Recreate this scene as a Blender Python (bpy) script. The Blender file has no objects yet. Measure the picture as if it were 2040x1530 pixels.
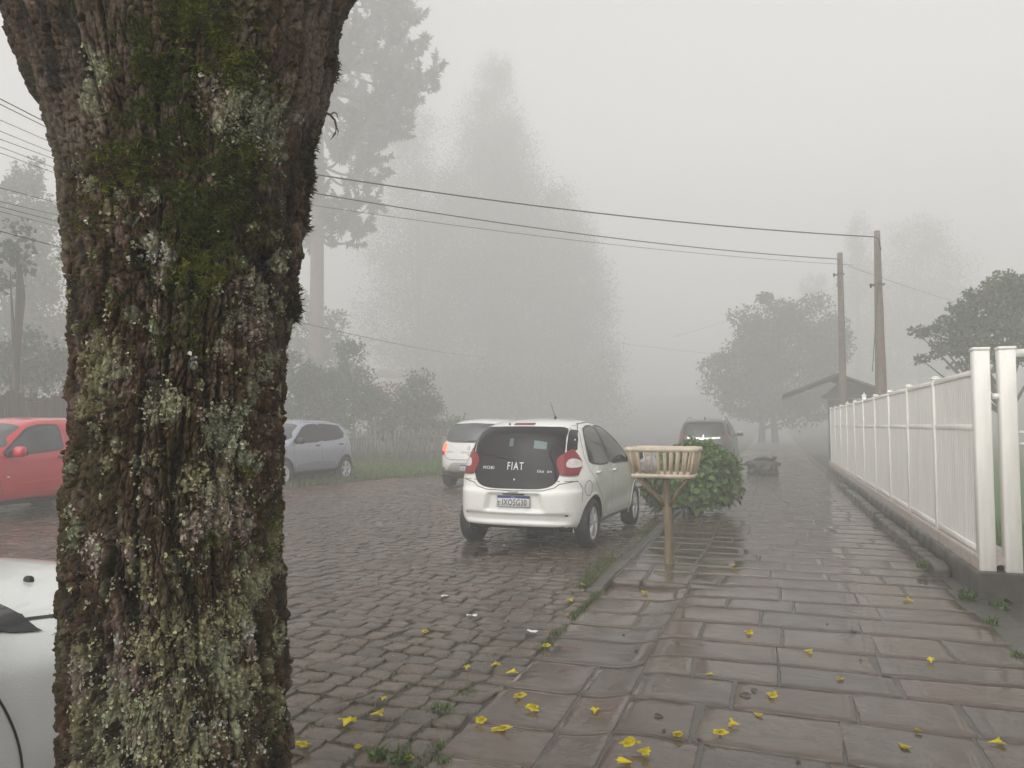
import bpy, bmesh, math, random
import numpy as np
from mathutils import Vector, Matrix
from mathutils.bvhtree import BVHTree

SC = bpy.context.scene
RNG = np.random.default_rng(7)
random.seed(7)
R = math.radians

# ------------------------------------------------------------------ camera
FPX, CAM_Z = 1530.0, 1.52
PITCH, YAW = math.atan(82 / 1530), R(18.67)
cam_data = bpy.data.cameras.new('camera')
cam = bpy.data.objects.new('camera', cam_data)
SC.collection.objects.link(cam)
cam.location = (0, 0, CAM_Z)
cam.rotation_euler = (R(90) + PITCH, 0, YAW)
cam_data.sensor_width = 36.0
cam_data.lens = FPX / 2040 * 36.0
cam_data.clip_start, cam_data.clip_end = 0.05, 1500
SC.camera = cam
SC.render.resolution_x, SC.render.resolution_y = 1024, 768

# ------------------------------------------------------------------ light
SUN_EL, SUN_ROT = R(38), R(196)
world = bpy.data.worlds.new('World')
SC.world = world
world.use_nodes = True
wn = world.node_tree.nodes
wl = world.node_tree.links
for n in list(wn): wn.remove(n)
sky = wn.new('ShaderNodeTexSky')
sky.sky_type = 'NISHITA'
sky.sun_disc = False
sky.sun_elevation, sky.sun_rotation = SUN_EL, SUN_ROT
sky.dust_density = 4.0
hsv = wn.new('ShaderNodeHueSaturation')
hsv.inputs['Saturation'].default_value = 0.12      # overcast: the blue is washed out
bg = wn.new('ShaderNodeBackground')
bg.inputs['Strength'].default_value = 0.085
wo = wn.new('ShaderNodeOutputWorld')
wl.new(sky.outputs[0], hsv.inputs['Color']); wl.new(hsv.outputs[0], bg.inputs[0]); wl.new(bg.outputs[0], wo.inputs[0])

sun_data = bpy.data.lights.new('sun', 'SUN')
sun_data.energy = 1.5
sun_data.angle = R(85)
sun_data.color = (1.0, 0.965, 0.91)
sun = bpy.data.objects.new('sun', sun_data)
SC.collection.objects.link(sun)
# the light comes from the sky's sun direction
_sd = Vector((math.sin(SUN_ROT) * math.cos(SUN_EL), math.cos(SUN_ROT) * math.cos(SUN_EL), math.sin(SUN_EL)))
sun.rotation_euler = _sd.to_track_quat('Z', 'Y').to_euler()
sun.location = (0, 0, 60)

SC.view_settings.view_transform = 'Standard'
SC.view_settings.look = 'None'
SC.view_settings.gamma = 1.0
SC.view_settings.use_curve_mapping = False
SC.view_settings.exposure = 1.45
SC.cycles.volume_bounces = 3
SC.cycles.max_bounces = 6
SC.cycles.use_denoising = True

# ------------------------------------------------------------------ projection helpers (photo pixel -> place)
def ray(px, py):
    x = (px - 1020) / FPX; y = -(py - 765) / FPX
    f = np.array([-math.sin(YAW) * math.cos(PITCH), math.cos(YAW) * math.cos(PITCH), math.sin(PITCH)])
    r = np.array([math.cos(YAW), math.sin(YAW), 0.0]); u = np.cross(r, f)
    return f + x * r + y * u
def P(px, py, z=0.0):
    d = ray(px, py); return d * (z - CAM_Z) / d[2] + np.array([0, 0, CAM_Z])
def PD(px, py, D):
    return ray(px, py) * D + np.array([0, 0, CAM_Z])
def GX(px, D):
    """ground x,y below the pixel column at camera depth D"""
    p = PD(px, 847, D); return float(p[0]), float(p[1])

# ------------------------------------------------------------------ objects
def link(o):
    SC.collection.objects.link(o); return o
def tag(o, label=None, cat=None, group=None, kind=None):
    if label: o['label'] = label
    if cat: o['category'] = cat
    if group: o['group'] = group
    if kind: o['kind'] = kind
    return o
def thing(name, label, cat, loc=(0, 0, 0), rz=0.0, group=None):
    o = bpy.data.objects.new(name, None)
    o.empty_display_size = 0.1
    o.location = loc; o.rotation_euler = (0, 0, rz)
    return tag(link(o), label, cat, group)

def np_mesh(name, V, F4=None, F3=None, mat=None, parent=None, col=None, smooth=True, mats=None, midx=None):
    V = np.asarray(V, dtype=np.float32).reshape(-1, 3)
    F4 = np.zeros((0, 4), np.int32) if F4 is None or len(F4) == 0 else np.asarray(F4, np.int32).reshape(-1, 4)
    F3 = np.zeros((0, 3), np.int32) if F3 is None or len(F3) == 0 else np.asarray(F3, np.int32).reshape(-1, 3)
    me = bpy.data.meshes.new(name)
    n4, n3 = len(F4), len(F3)
    me.vertices.add(len(V)); me.vertices.foreach_set('co', V.ravel())
    me.loops.add(n4 * 4 + n3 * 3)
    me.loops.foreach_set('vertex_index', np.concatenate([F4.ravel(), F3.ravel()]).astype(np.int32))
    me.polygons.add(n4 + n3)
    st = np.concatenate([np.arange(n4) * 4, n4 * 4 + np.arange(n3) * 3]).astype(np.int32)
    me.polygons.foreach_set('loop_start', st)
    if smooth: me.polygons.foreach_set('use_smooth', np.ones(n4 + n3, bool))
    if midx is not None: me.polygons.foreach_set('material_index', np.asarray(midx, np.int32))
    me.update(calc_edges=True)
    if col is not None:
        col = np.asarray(col, np.float32)
        if col.shape[1] == 3: col = np.concatenate([col, np.ones((len(col), 1), np.float32)], 1)
        ca = me.color_attributes.new('Col', 'FLOAT_COLOR', 'POINT')
        ca.data.foreach_set('color', col.ravel())
    for m in (mats or ([mat] if mat else [])): me.materials.append(m)
    o = link(bpy.data.objects.new(name, me))
    if parent is not None: o.parent = parent
    return o

class MB:
    """collects shapes that belong to one part"""
    def __init__(s): s.V, s.F4, s.F3, s.C, s.n = [], [], [], [], 0
    def add(s, V, F4=None, F3=None, col=None):
        V = np.asarray(V, float).reshape(-1, 3)
        s.V.append(V)
        if F4 is not None and len(F4): s.F4.append(np.asarray(F4).reshape(-1, 4) + s.n)
        if F3 is not None and len(F3): s.F3.append(np.asarray(F3).reshape(-1, 3) + s.n)
        c = np.ones((len(V), 3)) * 0.5 if col is None else np.broadcast_to(np.asarray(col, float), (len(V), 3))
        s.C.append(c); s.n += len(V); return s
    def box(s, c, size, rz=0.0, col=None, bev=0.0, M=None):
        h = np.array(size, float) / 2
        if bev <= 0:
            V = np.array([[x, y, z] for z in (-1, 1) for y in (-1, 1) for x in (-1, 1)], float) * h
            F = [[0, 2, 3, 1], [4, 5, 7, 6], [0, 1, 5, 4], [2, 6, 7, 3], [0, 4, 6, 2], [1, 3, 7, 5]]
            F3 = None
        else:
            V, F, F3 = chamfer_box(h, bev)
        if rz:
            ca, sa = math.cos(rz), math.sin(rz)
            V = V @ np.array([[ca, sa, 0], [-sa, ca, 0], [0, 0, 1]])
        if M is not None: V = V @ np.asarray(M).T
        return s.add(V + np.array(c, float), F, F3, col)
    def tube(s, pts, rad, seg=8, col=None, cap=True, jit=0.0):
        V, F4, F3 = tube(pts, rad, seg, cap, jit); return s.add(V, F4, F3, col)
    def build(s, name, mat, parent=None, smooth=False, col=True):
        V = np.concatenate(s.V)
        return np_mesh(name, V, np.concatenate(s.F4) if s.F4 else None, np.concatenate(s.F3) if s.F3 else None,
                       mat, parent, np.concatenate(s.C) if col else None, smooth)

def chamfer_box(h, b):
    b = min(b, 0.45 * min(h) * 2)
    V = []; idx = {}
    for sx in (-1, 1):
        for sy in (-1, 1):
            for sz in (-1, 1):
                for k in range(3):
                    p = np.array([sx, sy, sz], float) * h
                    for j in range(3):
                        if j != k: p[j] -= np.sign(p[j]) * b
                    idx[(sx, sy, sz, k)] = len(V); V.append(p)
    F4, F3 = [], []
    V = np.array(V)
    def quad(q):
        c = V[q].mean(0); n = np.cross(V[q[1]] - V[q[0]], V[q[2]] - V[q[0]])
        F4.append(q if np.dot(n, c) > 0 else q[::-1])
    for k in range(3):
        a, c = [j for j in range(3) if j != k]
        for s_ in (-1, 1):
            q = []
            for (u, v) in ((-1, -1), (1, -1), (1, 1), (-1, 1)):
                t = [0, 0, 0]; t[k] = s_; t[a] = u; t[c] = v
                q.append(idx[(t[0], t[1], t[2], k)])
            quad(q)
        for u in (-1, 1):
            for v in (-1, 1):
                q = []
                for (w, kk) in ((-1, a), (-1, c), (1, c), (1, a)):
                    t = [0, 0, 0]; t[k] = w; t[a] = u; t[c] = v
                    q.append(idx[(t[0], t[1], t[2], kk)])
                quad(q)
    for sx in (-1, 1):
        for sy in (-1, 1):
            for sz in (-1, 1):
                t = [idx[(sx, sy, sz, k)] for k in range(3)]
                c = V[t].mean(0); n = np.cross(V[t[1]] - V[t[0]], V[t[2]] - V[t[0]])
                F3.append(t if np.dot(n, c) > 0 else t[::-1])
    return V, F4, F3

def tube(pts, rad, seg=8, cap=True, jit=0.0):
    pts = np.asarray(pts, float); n = len(pts)
    rad = np.broadcast_to(np.asarray(rad, float), (n,))
    T = np.gradient(pts, axis=0); T /= np.linalg.norm(T, axis=1)[:, None] + 1e-9
    ref = np.array([0, 0, 1.0]) if abs(T[:, 2]).mean() < 0.9 else np.array([1.0, 0, 0])
    U = np.cross(T, ref); U /= np.linalg.norm(U, axis=1)[:, None] + 1e-9
    W = np.cross(U, T)
    a = np.linspace(0, 2 * np.pi, seg, endpoint=False)
    rr = rad[:, None] * (1 + (RNG.normal(0, jit, (n, seg)) if jit else 0))
    V = pts[:, None] + rr[..., None] * (np.cos(a)[None, :, None] * U[:, None] + np.sin(a)[None, :, None] * W[:, None])
    i = np.arange(n - 1)[:, None] * seg; j = np.arange(seg)[None]; j2 = (j + 1) % seg
    F4 = np.stack([i + j, i + seg + j, i + seg + j2, i + j2], -1).reshape(-1, 4)
    V = V.reshape(-1, 3); F3 = None
    if cap:
        V = np.concatenate([V, pts[:1], pts[-1:]])
        j = np.arange(seg); j2 = (j + 1) % seg; b = (n - 1) * seg
        F3 = np.concatenate([np.stack([j, j2, np.full(seg, n * seg)], -1), np.stack([b + j2, b + j, np.full(seg, n * seg + 1)], -1)])
    return V, F4, F3

def grid_faces(nu, nv, wrap_u=False):
    i = np.arange(nv - 1)[:, None]; j = np.arange(nu if wrap_u else nu - 1)[None]
    j2 = (j + 1) % nu
    return np.stack([i * nu + j, i * nu + j2, (i + 1) * nu + j2, (i + 1) * nu + j], -1).reshape(-1, 4)

# ------------------------------------------------------------------ noise
def _h(ix, iy, iz, s):
    n = (ix.astype(np.int64) * 374761393 + iy.astype(np.int64) * 668265263 + iz.astype(np.int64) * 2147483647 + s * 974634211) & 0xffffffff
    n = ((n ^ (n >> 13)) * 1274126177) & 0xffffffff
    n = ((n ^ (n >> 16)) * 2246822519) & 0xffffffff
    return ((n ^ (n >> 15)) & 0xffffff) / float(0xffffff)
def vnoise(x, y, z=0.0, s=0):
    x, y, z = np.broadcast_arrays(np.asarray(x, float), np.asarray(y, float), np.asarray(z, float))
    fx, fy, fz = np.floor(x), np.floor(y), np.floor(z)
    u, v, w = x - fx, y - fy, z - fz
    u, v, w = u * u * (3 - 2 * u), v * v * (3 - 2 * v), w * w * (3 - 2 * w)
    r = 0
    for a in (0, 1):
        for b in (0, 1):
            for c in (0, 1):
                r = r + _h(fx + a, fy + b, fz + c, s) * (u if a else 1 - u) * (v if b else 1 - v) * (w if c else 1 - w)
    return r * 2 - 1
def fbm(x, y, z=0.0, o=4, s=0):
    r, a, f = 0, 0.5, 1.0
    for k in range(o):
        r = r + a * vnoise(x * f, y * f, np.asarray(z) * f, s + k); a *= 0.5; f *= 2.03
    return r
def worley(x, y, s=0):
    fx, fy = np.floor(x), np.floor(y)
    d1 = np.full(x.shape, 9.0); d2 = d1.copy(); idc = np.zeros(x.shape)
    for a in (-1, 0, 1):
        for b in (-1, 0, 1):
            cx, cy = fx + a, fy + b
            px = cx + _h(cx, cy, cx * 0, s); py = cy + _h(cx, cy, cx * 0, s + 1)
            d = np.hypot(px - x, py - y); hid = _h(cx, cy, cx * 0, s + 2)
            n = d < d1
            d2 = np.where(n, d1, np.minimum(d2, d)); idc = np.where(n, hid, idc); d1 = np.where(n, d, d1)
    return d1, d2, idc
def sst(a, b, x):
    t = np.clip((x - a) / (b - a), 0, 1); return t * t * (3 - 2 * t)

# ------------------------------------------------------------------ materials
def mat(name, color=(0.5, 0.5, 0.5), rough=0.5, metal=0.0, spec=0.5, coat=0.0, vcol=False, noise=None, bump=None,
        rough_noise=None, emit=None, trans=0.0, sss=0.0, nscale_xyz=(1, 1, 1)):
    """noise=(scale, amount, detail): brightness mottling; bump=(scale, strength, distance); rough_noise=(scale, lo, hi)"""
    m = bpy.data.materials.new(name); m.use_nodes = True
    nt = m.node_tree; N, L = nt.nodes, nt.links
    b = N['Principled BSDF']
    b.inputs['Base Color'].default_value = (*color, 1)
    b.inputs['Roughness'].default_value = rough
    b.inputs['Metallic'].default_value = metal
    b.inputs['Specular IOR Level'].default_value = spec
    b.inputs['Coat Weight'].default_value = coat
    b.inputs['Coat Roughness'].default_value = 0.03
    if trans: b.inputs['Transmission Weight'].default_value = trans
    tc = N.new('ShaderNodeTexCoord')
    mp = N.new('ShaderNodeMapping'); mp.inputs['Scale'].default_value = nscale_xyz
    L.new(tc.outputs['Object'], mp.inputs[0])
    src = None
    if vcol:
        at = N.new('ShaderNodeAttribute'); at.attribute_name = 'Col'; src = at.outputs['Color']
    if noise:
        nz = N.new('ShaderNodeTexNoise'); nz.inputs['Scale'].default_value = noise[0]
        nz.inputs['Detail'].default_value = noise[2] if len(noise) > 2 else 6
        nz.inputs['Roughness'].default_value = 0.62
        L.new(mp.outputs[0], nz.inputs['Vector'])
        mr = N.new('ShaderNodeMapRange')
        mr.inputs[1].default_value, mr.inputs[2].default_value = 0.3, 0.7
        mr.inputs[3].default_value, mr.inputs[4].default_value = 1 - noise[1], 1 + noise[1]
        L.new(nz.outputs[0], mr.inputs[0])
        mx = N.new('ShaderNodeMix'); mx.data_type = 'RGBA'; mx.blend_type = 'MULTIPLY'
        mx.inputs[0].default_value = 1.0
        if src: L.new(src, mx.inputs[6])
        else: mx.inputs[6].default_value = (*color, 1)
        cb = N.new('ShaderNodeCombineColor')
        for k in range(3): L.new(mr.outputs[0], cb.inputs[k])
        L.new(cb.outputs[0], mx.inputs[7])
        src = mx.outputs[2]
    if src: L.new(src, b.inputs['Base Color'])
    if bump:
        nb = N.new('ShaderNodeTexNoise'); nb.inputs['Scale'].default_value = bump[0]; nb.inputs['Detail'].default_value = 8
        nb.inputs['Roughness'].default_value = 0.6
        L.new(mp.outputs[0], nb.inputs['Vector'])
        bm = N.new('ShaderNodeBump'); bm.inputs['Strength'].default_value = bump[1]; bm.inputs['Distance'].default_value = bump[2]
        L.new(nb.outputs[0], bm.inputs['Height']); L.new(bm.outputs[0], b.inputs['Normal'])
    if rough_noise:
        nr = N.new('ShaderNodeTexNoise'); nr.inputs['Scale'].default_value = rough_noise[0]; nr.inputs['Detail'].default_value = 5
        L.new(tc.outputs['Object'], nr.inputs['Vector'])
        m2 = N.new('ShaderNodeMapRange'); m2.inputs[1].default_value, m2.inputs[2].default_value = 0.35, 0.65
        m2.inputs[3].default_value, m2.inputs[4].default_value = rough_noise[1], rough_noise[2]
        L.new(nr.outputs[0], m2.inputs[0]); L.new(m2.outputs[0], b.inputs['Roughness'])
    if emit:
        b.inputs['Emission Color'].default_value = (*emit[0], 1); b.inputs['Emission Strength'].default_value = emit[1]
    m.cycles.emission_sampling = 'AUTO'
    return m

def leafmat(name, rough=0.45, transl=0.25):
    m = mat(name, rough=rough, vcol=True, spec=0.4)
    nt = m.node_tree; N, L = nt.nodes, nt.links
    b = N['Principled BSDF']; out = N['Material Output']
    t = N.new('ShaderNodeBsdfTranslucent'); mx = N.new('ShaderNodeMixShader'); mx.inputs[0].default_value = transl
    at = N.new('ShaderNodeAttribute'); at.attribute_name = 'Col'
    L.new(at.outputs['Color'], t.inputs[0])
    L.new(b.outputs[0], mx.inputs[1]); L.new(t.outputs[0], mx.inputs[2]); L.new(mx.outputs[0], out.inputs['Surface'])
    return m

def pchip(xs, ys, x):
    """smooth monotone-ish table lookup"""
    xs, ys = np.asarray(xs, float), np.asarray(ys, float)
    h = np.diff(xs); d = np.diff(ys) / h
    m = np.zeros(len(xs))
    for k in range(1, len(xs) - 1):
        if d[k - 1] * d[k] > 0:
            w1, w2 = 2 * h[k] + h[k - 1], h[k] + 2 * h[k - 1]
            m[k] = (w1 + w2) / (w1 / d[k - 1] + w2 / d[k])
    m[0], m[-1] = d[0], d[-1]
    x = np.clip(np.asarray(x, float), xs[0], xs[-1])
    k = np.clip(np.searchsorted(xs, x) - 1, 0, len(h) - 1)
    t = (x - xs[k]) / h[k]
    return ((1 + 2 * t) * (1 - t) ** 2 * ys[k] + t * (1 - t) ** 2 * h[k] * m[k] + t * t * (3 - 2 * t) * ys[k + 1] + t * t * (t - 1) * h[k] * m[k + 1])
# ================================================================== GROUND
def road_z(X):
    return 0.012 * np.maximum(0, -1.6 - np.asarray(X, float))
SIDE_Z = 0.05
def side_z(X, Y):
    """pavement: level, but the kerb-side strip nearest the camera is a dropped ramp down to the road"""
    X, Y = np.asarray(X, float), np.asarray(Y, float)
    drop = 0.055 * sst(-0.62, -1.0, X)
    return SIDE_Z - np.where(Y < 7.33, drop, 0.0)

M_earth = mat('earth', (0.07, 0.06, 0.04), 0.75, noise=(1.6, 0.35), bump=(14, 0.6, 0.03))
M_bed = mat('road_bed', (0.035, 0.029, 0.020), 0.55, noise=(9, 0.5), bump=(60, 0.6, 0.01))
M_cob = mat('wet_cobble', rough=0.3, vcol=True, noise=(26, 0.3), bump=(55, 0.35, 0.006), rough_noise=(1.1, 0.08, 0.33), spec=0.5)
M_slab = mat('wet_slab', rough=0.3, vcol=True, noise=(9, 0.28, 9), bump=(11, 0.15, 0.005), rough_noise=(2.1, 0.02, 0.26), spec=0.5, nscale_xyz=(1, 2.2, 1))
M_mortar = mat('mortar', (0.078, 0.073, 0.065), 0.35, noise=(14, 0.35), bump=(70, 0.6, 0.006))
M_kerb = mat('kerb_stone', rough=0.45, vcol=True, noise=(12, 0.4), bump=(30, 0.7, 0.012))
M_blade = leafmat('grass_blade', 0.5, 0.3)

# the ground: one sheet reaching far beyond what the fog lets through
def far_rise(Y):
    return .00045 * np.maximum(0, np.asarray(Y, float) - 48) ** 2
def ground_sheet():
    xs = np.concatenate([np.linspace(-185, -30, 12), np.linspace(-28, 28, 57), np.linspace(30, 185, 12)])
    ys = np.concatenate([np.linspace(-60, -8, 8), np.linspace(-6, 60, 67), np.linspace(64, 185, 14)])
    X, Y = np.meshgrid(xs, ys)
    Z = np.where(X < -1.55, road_z(np.maximum(X, -14)) - 0.06, -0.06) + 0.02 * fbm(X * .3, Y * .3) * (np.abs(X + 5) > 8)
    Z = np.where(X > 2.6, 0.04 + 0.05 * fbm(X * .4, Y * .4), Z)
    Z = Z + far_rise(Y)
    o = np_mesh('ground', np.stack([X, Y, Z], -1), grid_faces(len(xs), len(ys)), None, M_earth)
    return tag(o, kind='structure')
ground_sheet()

# ------------------------------------------------------------------ cobbled road: every stone is a domed block
def cobbles():
    quads, cols, hts = [], [], []
    y = -1.0
    X0, X1 = -12.6, -1.515
    while y < 46:
        d = RNG.uniform(.155, .205)
        x = X1 + RNG.uniform(-.004, .01) - (0.15 if y > 6.9 else 0)
        ph = RNG.uniform(0, 6)
        while x > X0:
            l = RNG.uniform(.135, .225)
            g = .004
            q = np.array([[x - l + g, y + g], [x - g, y + g], [x - g, y + d - g], [x - l + g, y + d - g]])
            q += RNG.normal(0, .011, q.shape)
            quads.append(q)
            x -= l
        y += d
    Q = np.array(quads)
    # rows wander a little
    Q[..., 1] += 0.10 * np.sin(Q[..., 0] * 0.55 + 0.6) + 0.05 * np.sin(Q[..., 0] * 1.7 + Q[..., 1] * .25) + 0.05 * fbm(Q[..., 0] * .8, Q[..., 1] * .8)
    Q[..., 0] += 0.03 * fbm(Q[..., 0] * 1.3, Q[..., 1] * 1.3, 4.)
    n = len(Q)
    Mid = Q.mean(1)
    P8 = np.empty((n, 8, 2)); P8[:, ::2] = Q; P8[:, 1::2] = (Q + np.roll(Q, -1, 1)) / 2
    P8 += RNG.normal(0, .004, P8.shape)
    rnd = np.ones((1, 8, 1)); rnd[:, ::2] = 0.945
    base = road_z(Mid[:, 0]) + RNG.normal(0, .003, n) + 0.010 * fbm(Mid[:, 0] * .45, Mid[:, 1] * .45, 9.)
    tilt = RNG.normal(0, .014, (n, 2))
    rings = []
    for (s, z) in ((1.0, -.05), (1.0, -.005), (.965, -.001), (.70, .0015)):
        p = Mid[:, None] + (P8 - Mid[:, None]) * s * rnd
        dz = ((p - Mid[:, None]) * tilt[:, None]).sum(-1) if z > -.04 else 0
        zz = base[:, None] + z + dz + (RNG.normal(0, .0025, (n, 8)) if z > -.04 else 0)
        rings.append(np.concatenate([p, np.broadcast_to(zz, (n, 8))[..., None]], -1))
    cen = np.concatenate([Mid, (base + .004)[:, None]], 1)[:, None]
    V = np.concatenate(rings + [cen], 1)                      # n,33,3
    j = np.arange(8); j2 = (j + 1) % 8
    f4 = np.concatenate([np.stack([r * 8 + j, r * 8 + j2, (r + 1) * 8 + j2, (r + 1) * 8 + j], -1) for r in range(3)])
    f3 = np.stack([24 + j, 24 + j2, np.full(8, 32)], -1)
    off = (np.arange(n) * 33)[:, None, None]
    pal = np.array([[.075, .064, .052], [.094, .076, .059], [.064, .057, .049], [.086, .065, .050], [.105, .087, .070]])
    c = np.array([1.04, .96, .86]) * (pal[RNG.integers(0, 5, n)] * .55 + pal.mean(0) * .45) * RNG.uniform(.78, 1.12, (n, 1))
    red = sst(-7.5, -9.5, Mid[:, 0])[:, None]
    c = c * (1 - red) + red * c * np.array([1.25, .92, .86])
    C = np.repeat(c[:, None], 33, 1).reshape(-1, 3)
    o = np_mesh('road', V, f4[None] + off, f3[None] + off, M_cob, None, C)
    tag(o, kind='structure')
    return Mid
COB = cobbles()
xs = np.linspace(-12.8, -1.5, 30); ys = np.concatenate([np.linspace(-3, 46, 60), np.linspace(50, 180, 16)])
X, Y = np.meshgrid(xs, ys)
Z = road_z(X) - .009 + 0.010 * fbm(X * .45, Y * .45, 9.) + np.where(Y > 46.2, .02, 0) + far_rise(Y)
tag(np_mesh('road_bed', np.stack([X, Y, Z], -1), grid_faces(30, 76), None, M_bed), kind='structure')

# ------------------------------------------------------------------ flagstone pavement
def slab(mb, q, zf, colr, thick=.05, k=9, chip=.004, bulge=.002, tiltn=.004):
    """one flagstone with a chipped outline; q = 4 corners ccw; zf(x, y) gives the level"""
    q = np.asarray(q, float)
    pts = []
    for a in range(4):
        t = np.linspace(0, 1, k, endpoint=False)[:, None]
        pts.append(q[a] * (1 - t) + q[(a + 1) % 4] * t)
    p = np.concatenate(pts); n = len(p); m = p.mean(0)
    d = p - m; L = np.linalg.norm(d, axis=1)[:, None]
    jag = np.clip(RNG.normal(0, chip, (n, 1)) + np.where(RNG.random((n, 1)) < .05, RNG.uniform(.5, 2.2) * chip, 0), -chip, 3 * chip)
    p = p - d / L * np.abs(jag)
    d = p - m; L = np.linalg.norm(d, axis=1)[:, None]
    tl = RNG.normal(0, tiltn, 2)
    def zz(pp): return zf(pp[:, 0], pp[:, 1]) + (pp - m) @ tl
    rings = [np.c_[p, zz(p) - thick], np.c_[p, zz(p) - .0035], np.c_[p - d / L * .006, zz(p - d / L * .006) - .0005]]
    for s in (.75, .4):
        pp = m + (p - d / L * .006 - m) * s
        rings.append(np.c_[pp, zz(pp) + bulge + RNG.normal(0, .0008, n)])
    V = np.concatenate(rings + [np.r_[m, zz(m[None])[0] + bulge][None]])
    j = np.arange(n); j2 = (j + 1) % n
    F4 = np.concatenate([np.stack([r * n + j, r * n + j2, (r + 1) * n + j2, (r + 1) * n + j], -1) for r in range(4)])
    F3 = np.stack([4 * n + j, 4 * n + j2, np.full(n, 5 * n)], -1)
    mb.add(V, F4, F3, colr)

SLABC = np.array([.92, .82, .73]) * np.array([[.094, .083, .071], [.103, .087, .074], [.088, .083, .070], [.110, .084, .069], [.080, .075, .069], [.112, .096, .080], [.100, .072, .060]])
def pavement():
    mb = MB()
    def colr(): return (SLABC[RNG.integers(0, len(SLABC))] * .62 + SLABC.mean(0) * .38) * RNG.uniform(.80, 1.08)
    # kerb-side strip of slabs, X -1.5 .. -0.77
    y = -1.2
    cuts = []
    while y < 45:
        d = RNG.uniform(.38, .6)
        if y < 7.33 < y + d + .12: d = 7.33 - y
        g = RNG.uniform(.002, .006)
        sk = RNG.normal(0, .012)
        xm = -.77 + .015 * math.sin(y * 2.1)
        xk = -1.505 if y < 7.2 else -1.47
        q = [[xk, y + g], [xm - g, y + g + sk], [xm - g, y + d - g + sk], [xk, y + d - g]]
        if RNG.random() < .5:
            s = RNG.uniform(-1.25, -1.0)
            for a, b in ((xk, s - .004), (s + .008, xm - g)):
                slab(mb, [[a, y + g], [b, y + g], [b, y + d - g], [a, y + d - g]], side_z, colr())
        else:
            slab(mb, q, side_z, colr())
        y += d
    # main field of rows running across
    y = -1.3
    row = 0
    while y < 45:
        d = RNG.uniform(.38, .52)
        x = -.769 + .015 * math.sin(y * 2.1)
        xe = 1.50 + RNG.uniform(-.05, .05)
        first = True
        while x < xe - .05:
            l = RNG.uniform(.42, .80)
            if first and row % 2: l *= .55
            first = False
            if xe - (x + l) < .3: l = xe - x
            g = RNG.uniform(.001, .004); gx = RNG.uniform(.002, .009)
            sk = RNG.normal(0, .018)
            w = lambda xx, r_=0: .06 * float(vnoise(xx * 1.1 + (row + r_) * 5.37, (row + r_) * 3.1))
            q = [[x + gx, y + g + w(x)], [x + l - gx, y + g + w(x + l)], [x + l - gx + sk, y + d - g + w(x + l, 1)], [x + gx + sk * .5, y + d - g + w(x, 1)]]
            slab(mb, q, side_z, colr(), tiltn=.004)
            x += l
        y += d; row += 1
    o = mb.build('pavement', M_slab, smooth=True); tag(o, kind='structure')
    # mortar bed under the joints, running out to the wall
    xs = np.linspace(-1.5, 1.72, 34); ys = np.linspace(-2, 46, 290)
    X, Y = np.meshgrid(xs, ys)
    Z = side_z(X, Y) - .006 + .003 * fbm(X * 6, Y * 6)
    Z = np.where(X > 1.5, SIDE_Z - .006 + .012 * fbm(X * 5, Y * 5, 3.), Z)
    tag(np_mesh('pavement_bed', np.stack([X, Y, Z], -1), grid_faces(34, 290), None, M_mortar), kind='structure')
    # footway beyond the modelled stones
    X, Y = np.meshgrid([-1.5, 1.72], np.linspace(45.9, 180, 40))
    tag(np_mesh('footpath', np.stack([X, Y, .045 + far_rise(Y)], -1), grid_faces(2, 40), None, M_mortar), kind='structure')
pavement()

def kerb():
    mb = MB()
    y = 7.0
    while y < 45:
        low = y < 7.0; l = RNG.uniform(.2, .5) if low else RNG.uniform(.45, .85)
        if y < 7.0 < y + l: l = 7.0 - y + .02
        x0, x1 = (-1.565, -1.485) if low else (-1.67, -1.485)
        top = (lambda X, Y: np.full(np.shape(X), .004)) if low else (lambda X, Y: .055 + .05 * sst(-1.66, -1.50, np.asarray(X)) - .045)
        q = [[x0 + RNG.normal(0, .008), y + .006], [x1, y + .006], [x1, y + l - .006], [x0 + RNG.normal(0, .008), y + l - .006]]
        slab(mb, q, top, np.array([.11, .10, .085]) * RNG.uniform(.5, 1.0) * (.72 if low else 1), thick=.14, chip=.010, tiltn=.01)
        y += l
    tag(mb.build('kerb', M_kerb, smooth=True), kind='structure')
kerb()

# ------------------------------------------------------------------ grass
def blades(name, pos, hgt, wid, lean, col, kind='stuff', parent=None, nrm=None):
    """curved two-quad blades; pos (n,3)"""
    n = len(pos)
    a = RNG.uniform(0, 2 * np.pi, n); d = np.c_[np.cos(a), np.sin(a), np.zeros(n)]; w = np.c_[-np.sin(a), np.cos(a), np.zeros(n)]
    h = hgt * RNG.uniform(.5, 1.25, n); ln = lean * RNG.uniform(.2, 1.3, n)
    up = np.array([0, 0, 1.0])
    p0 = pos; p1 = pos + up * (h * .6)[:, None] + d * (h * ln * .35)[:, None]; p2 = pos + up * (h * (1 - .25 * ln))[:, None] + d * (h * ln)[:, None]
    ww = w * (wid * RNG.uniform(.6, 1.2, n))[:, None]
    V = np.stack([p0 - ww, p0 + ww, p1 + ww * .8, p1 - ww * .8, p2], 1)
    o = np.arange(n)[:, None] * 5
    c = np.repeat((np.asarray(col)[RNG.integers(0, len(col), n)] * RNG.uniform(.7, 1.2, (n, 1)))[:, None], 5, 1)
    ob = np_mesh(name, V, o + [[0, 1, 2, 3]], o + [[3, 2, 4]], M_blade, parent, c.reshape(-1, 3))
    if kind: tag(ob, kind=kind)
    return ob
GREENS = [(.07, .12, .02), (.10, .16, .03), (.13, .15, .04), (.06, .10, .025)]
DRYG = [(.10, .12, .03), (.14, .13, .05), (.08, .09, .03)]
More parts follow.
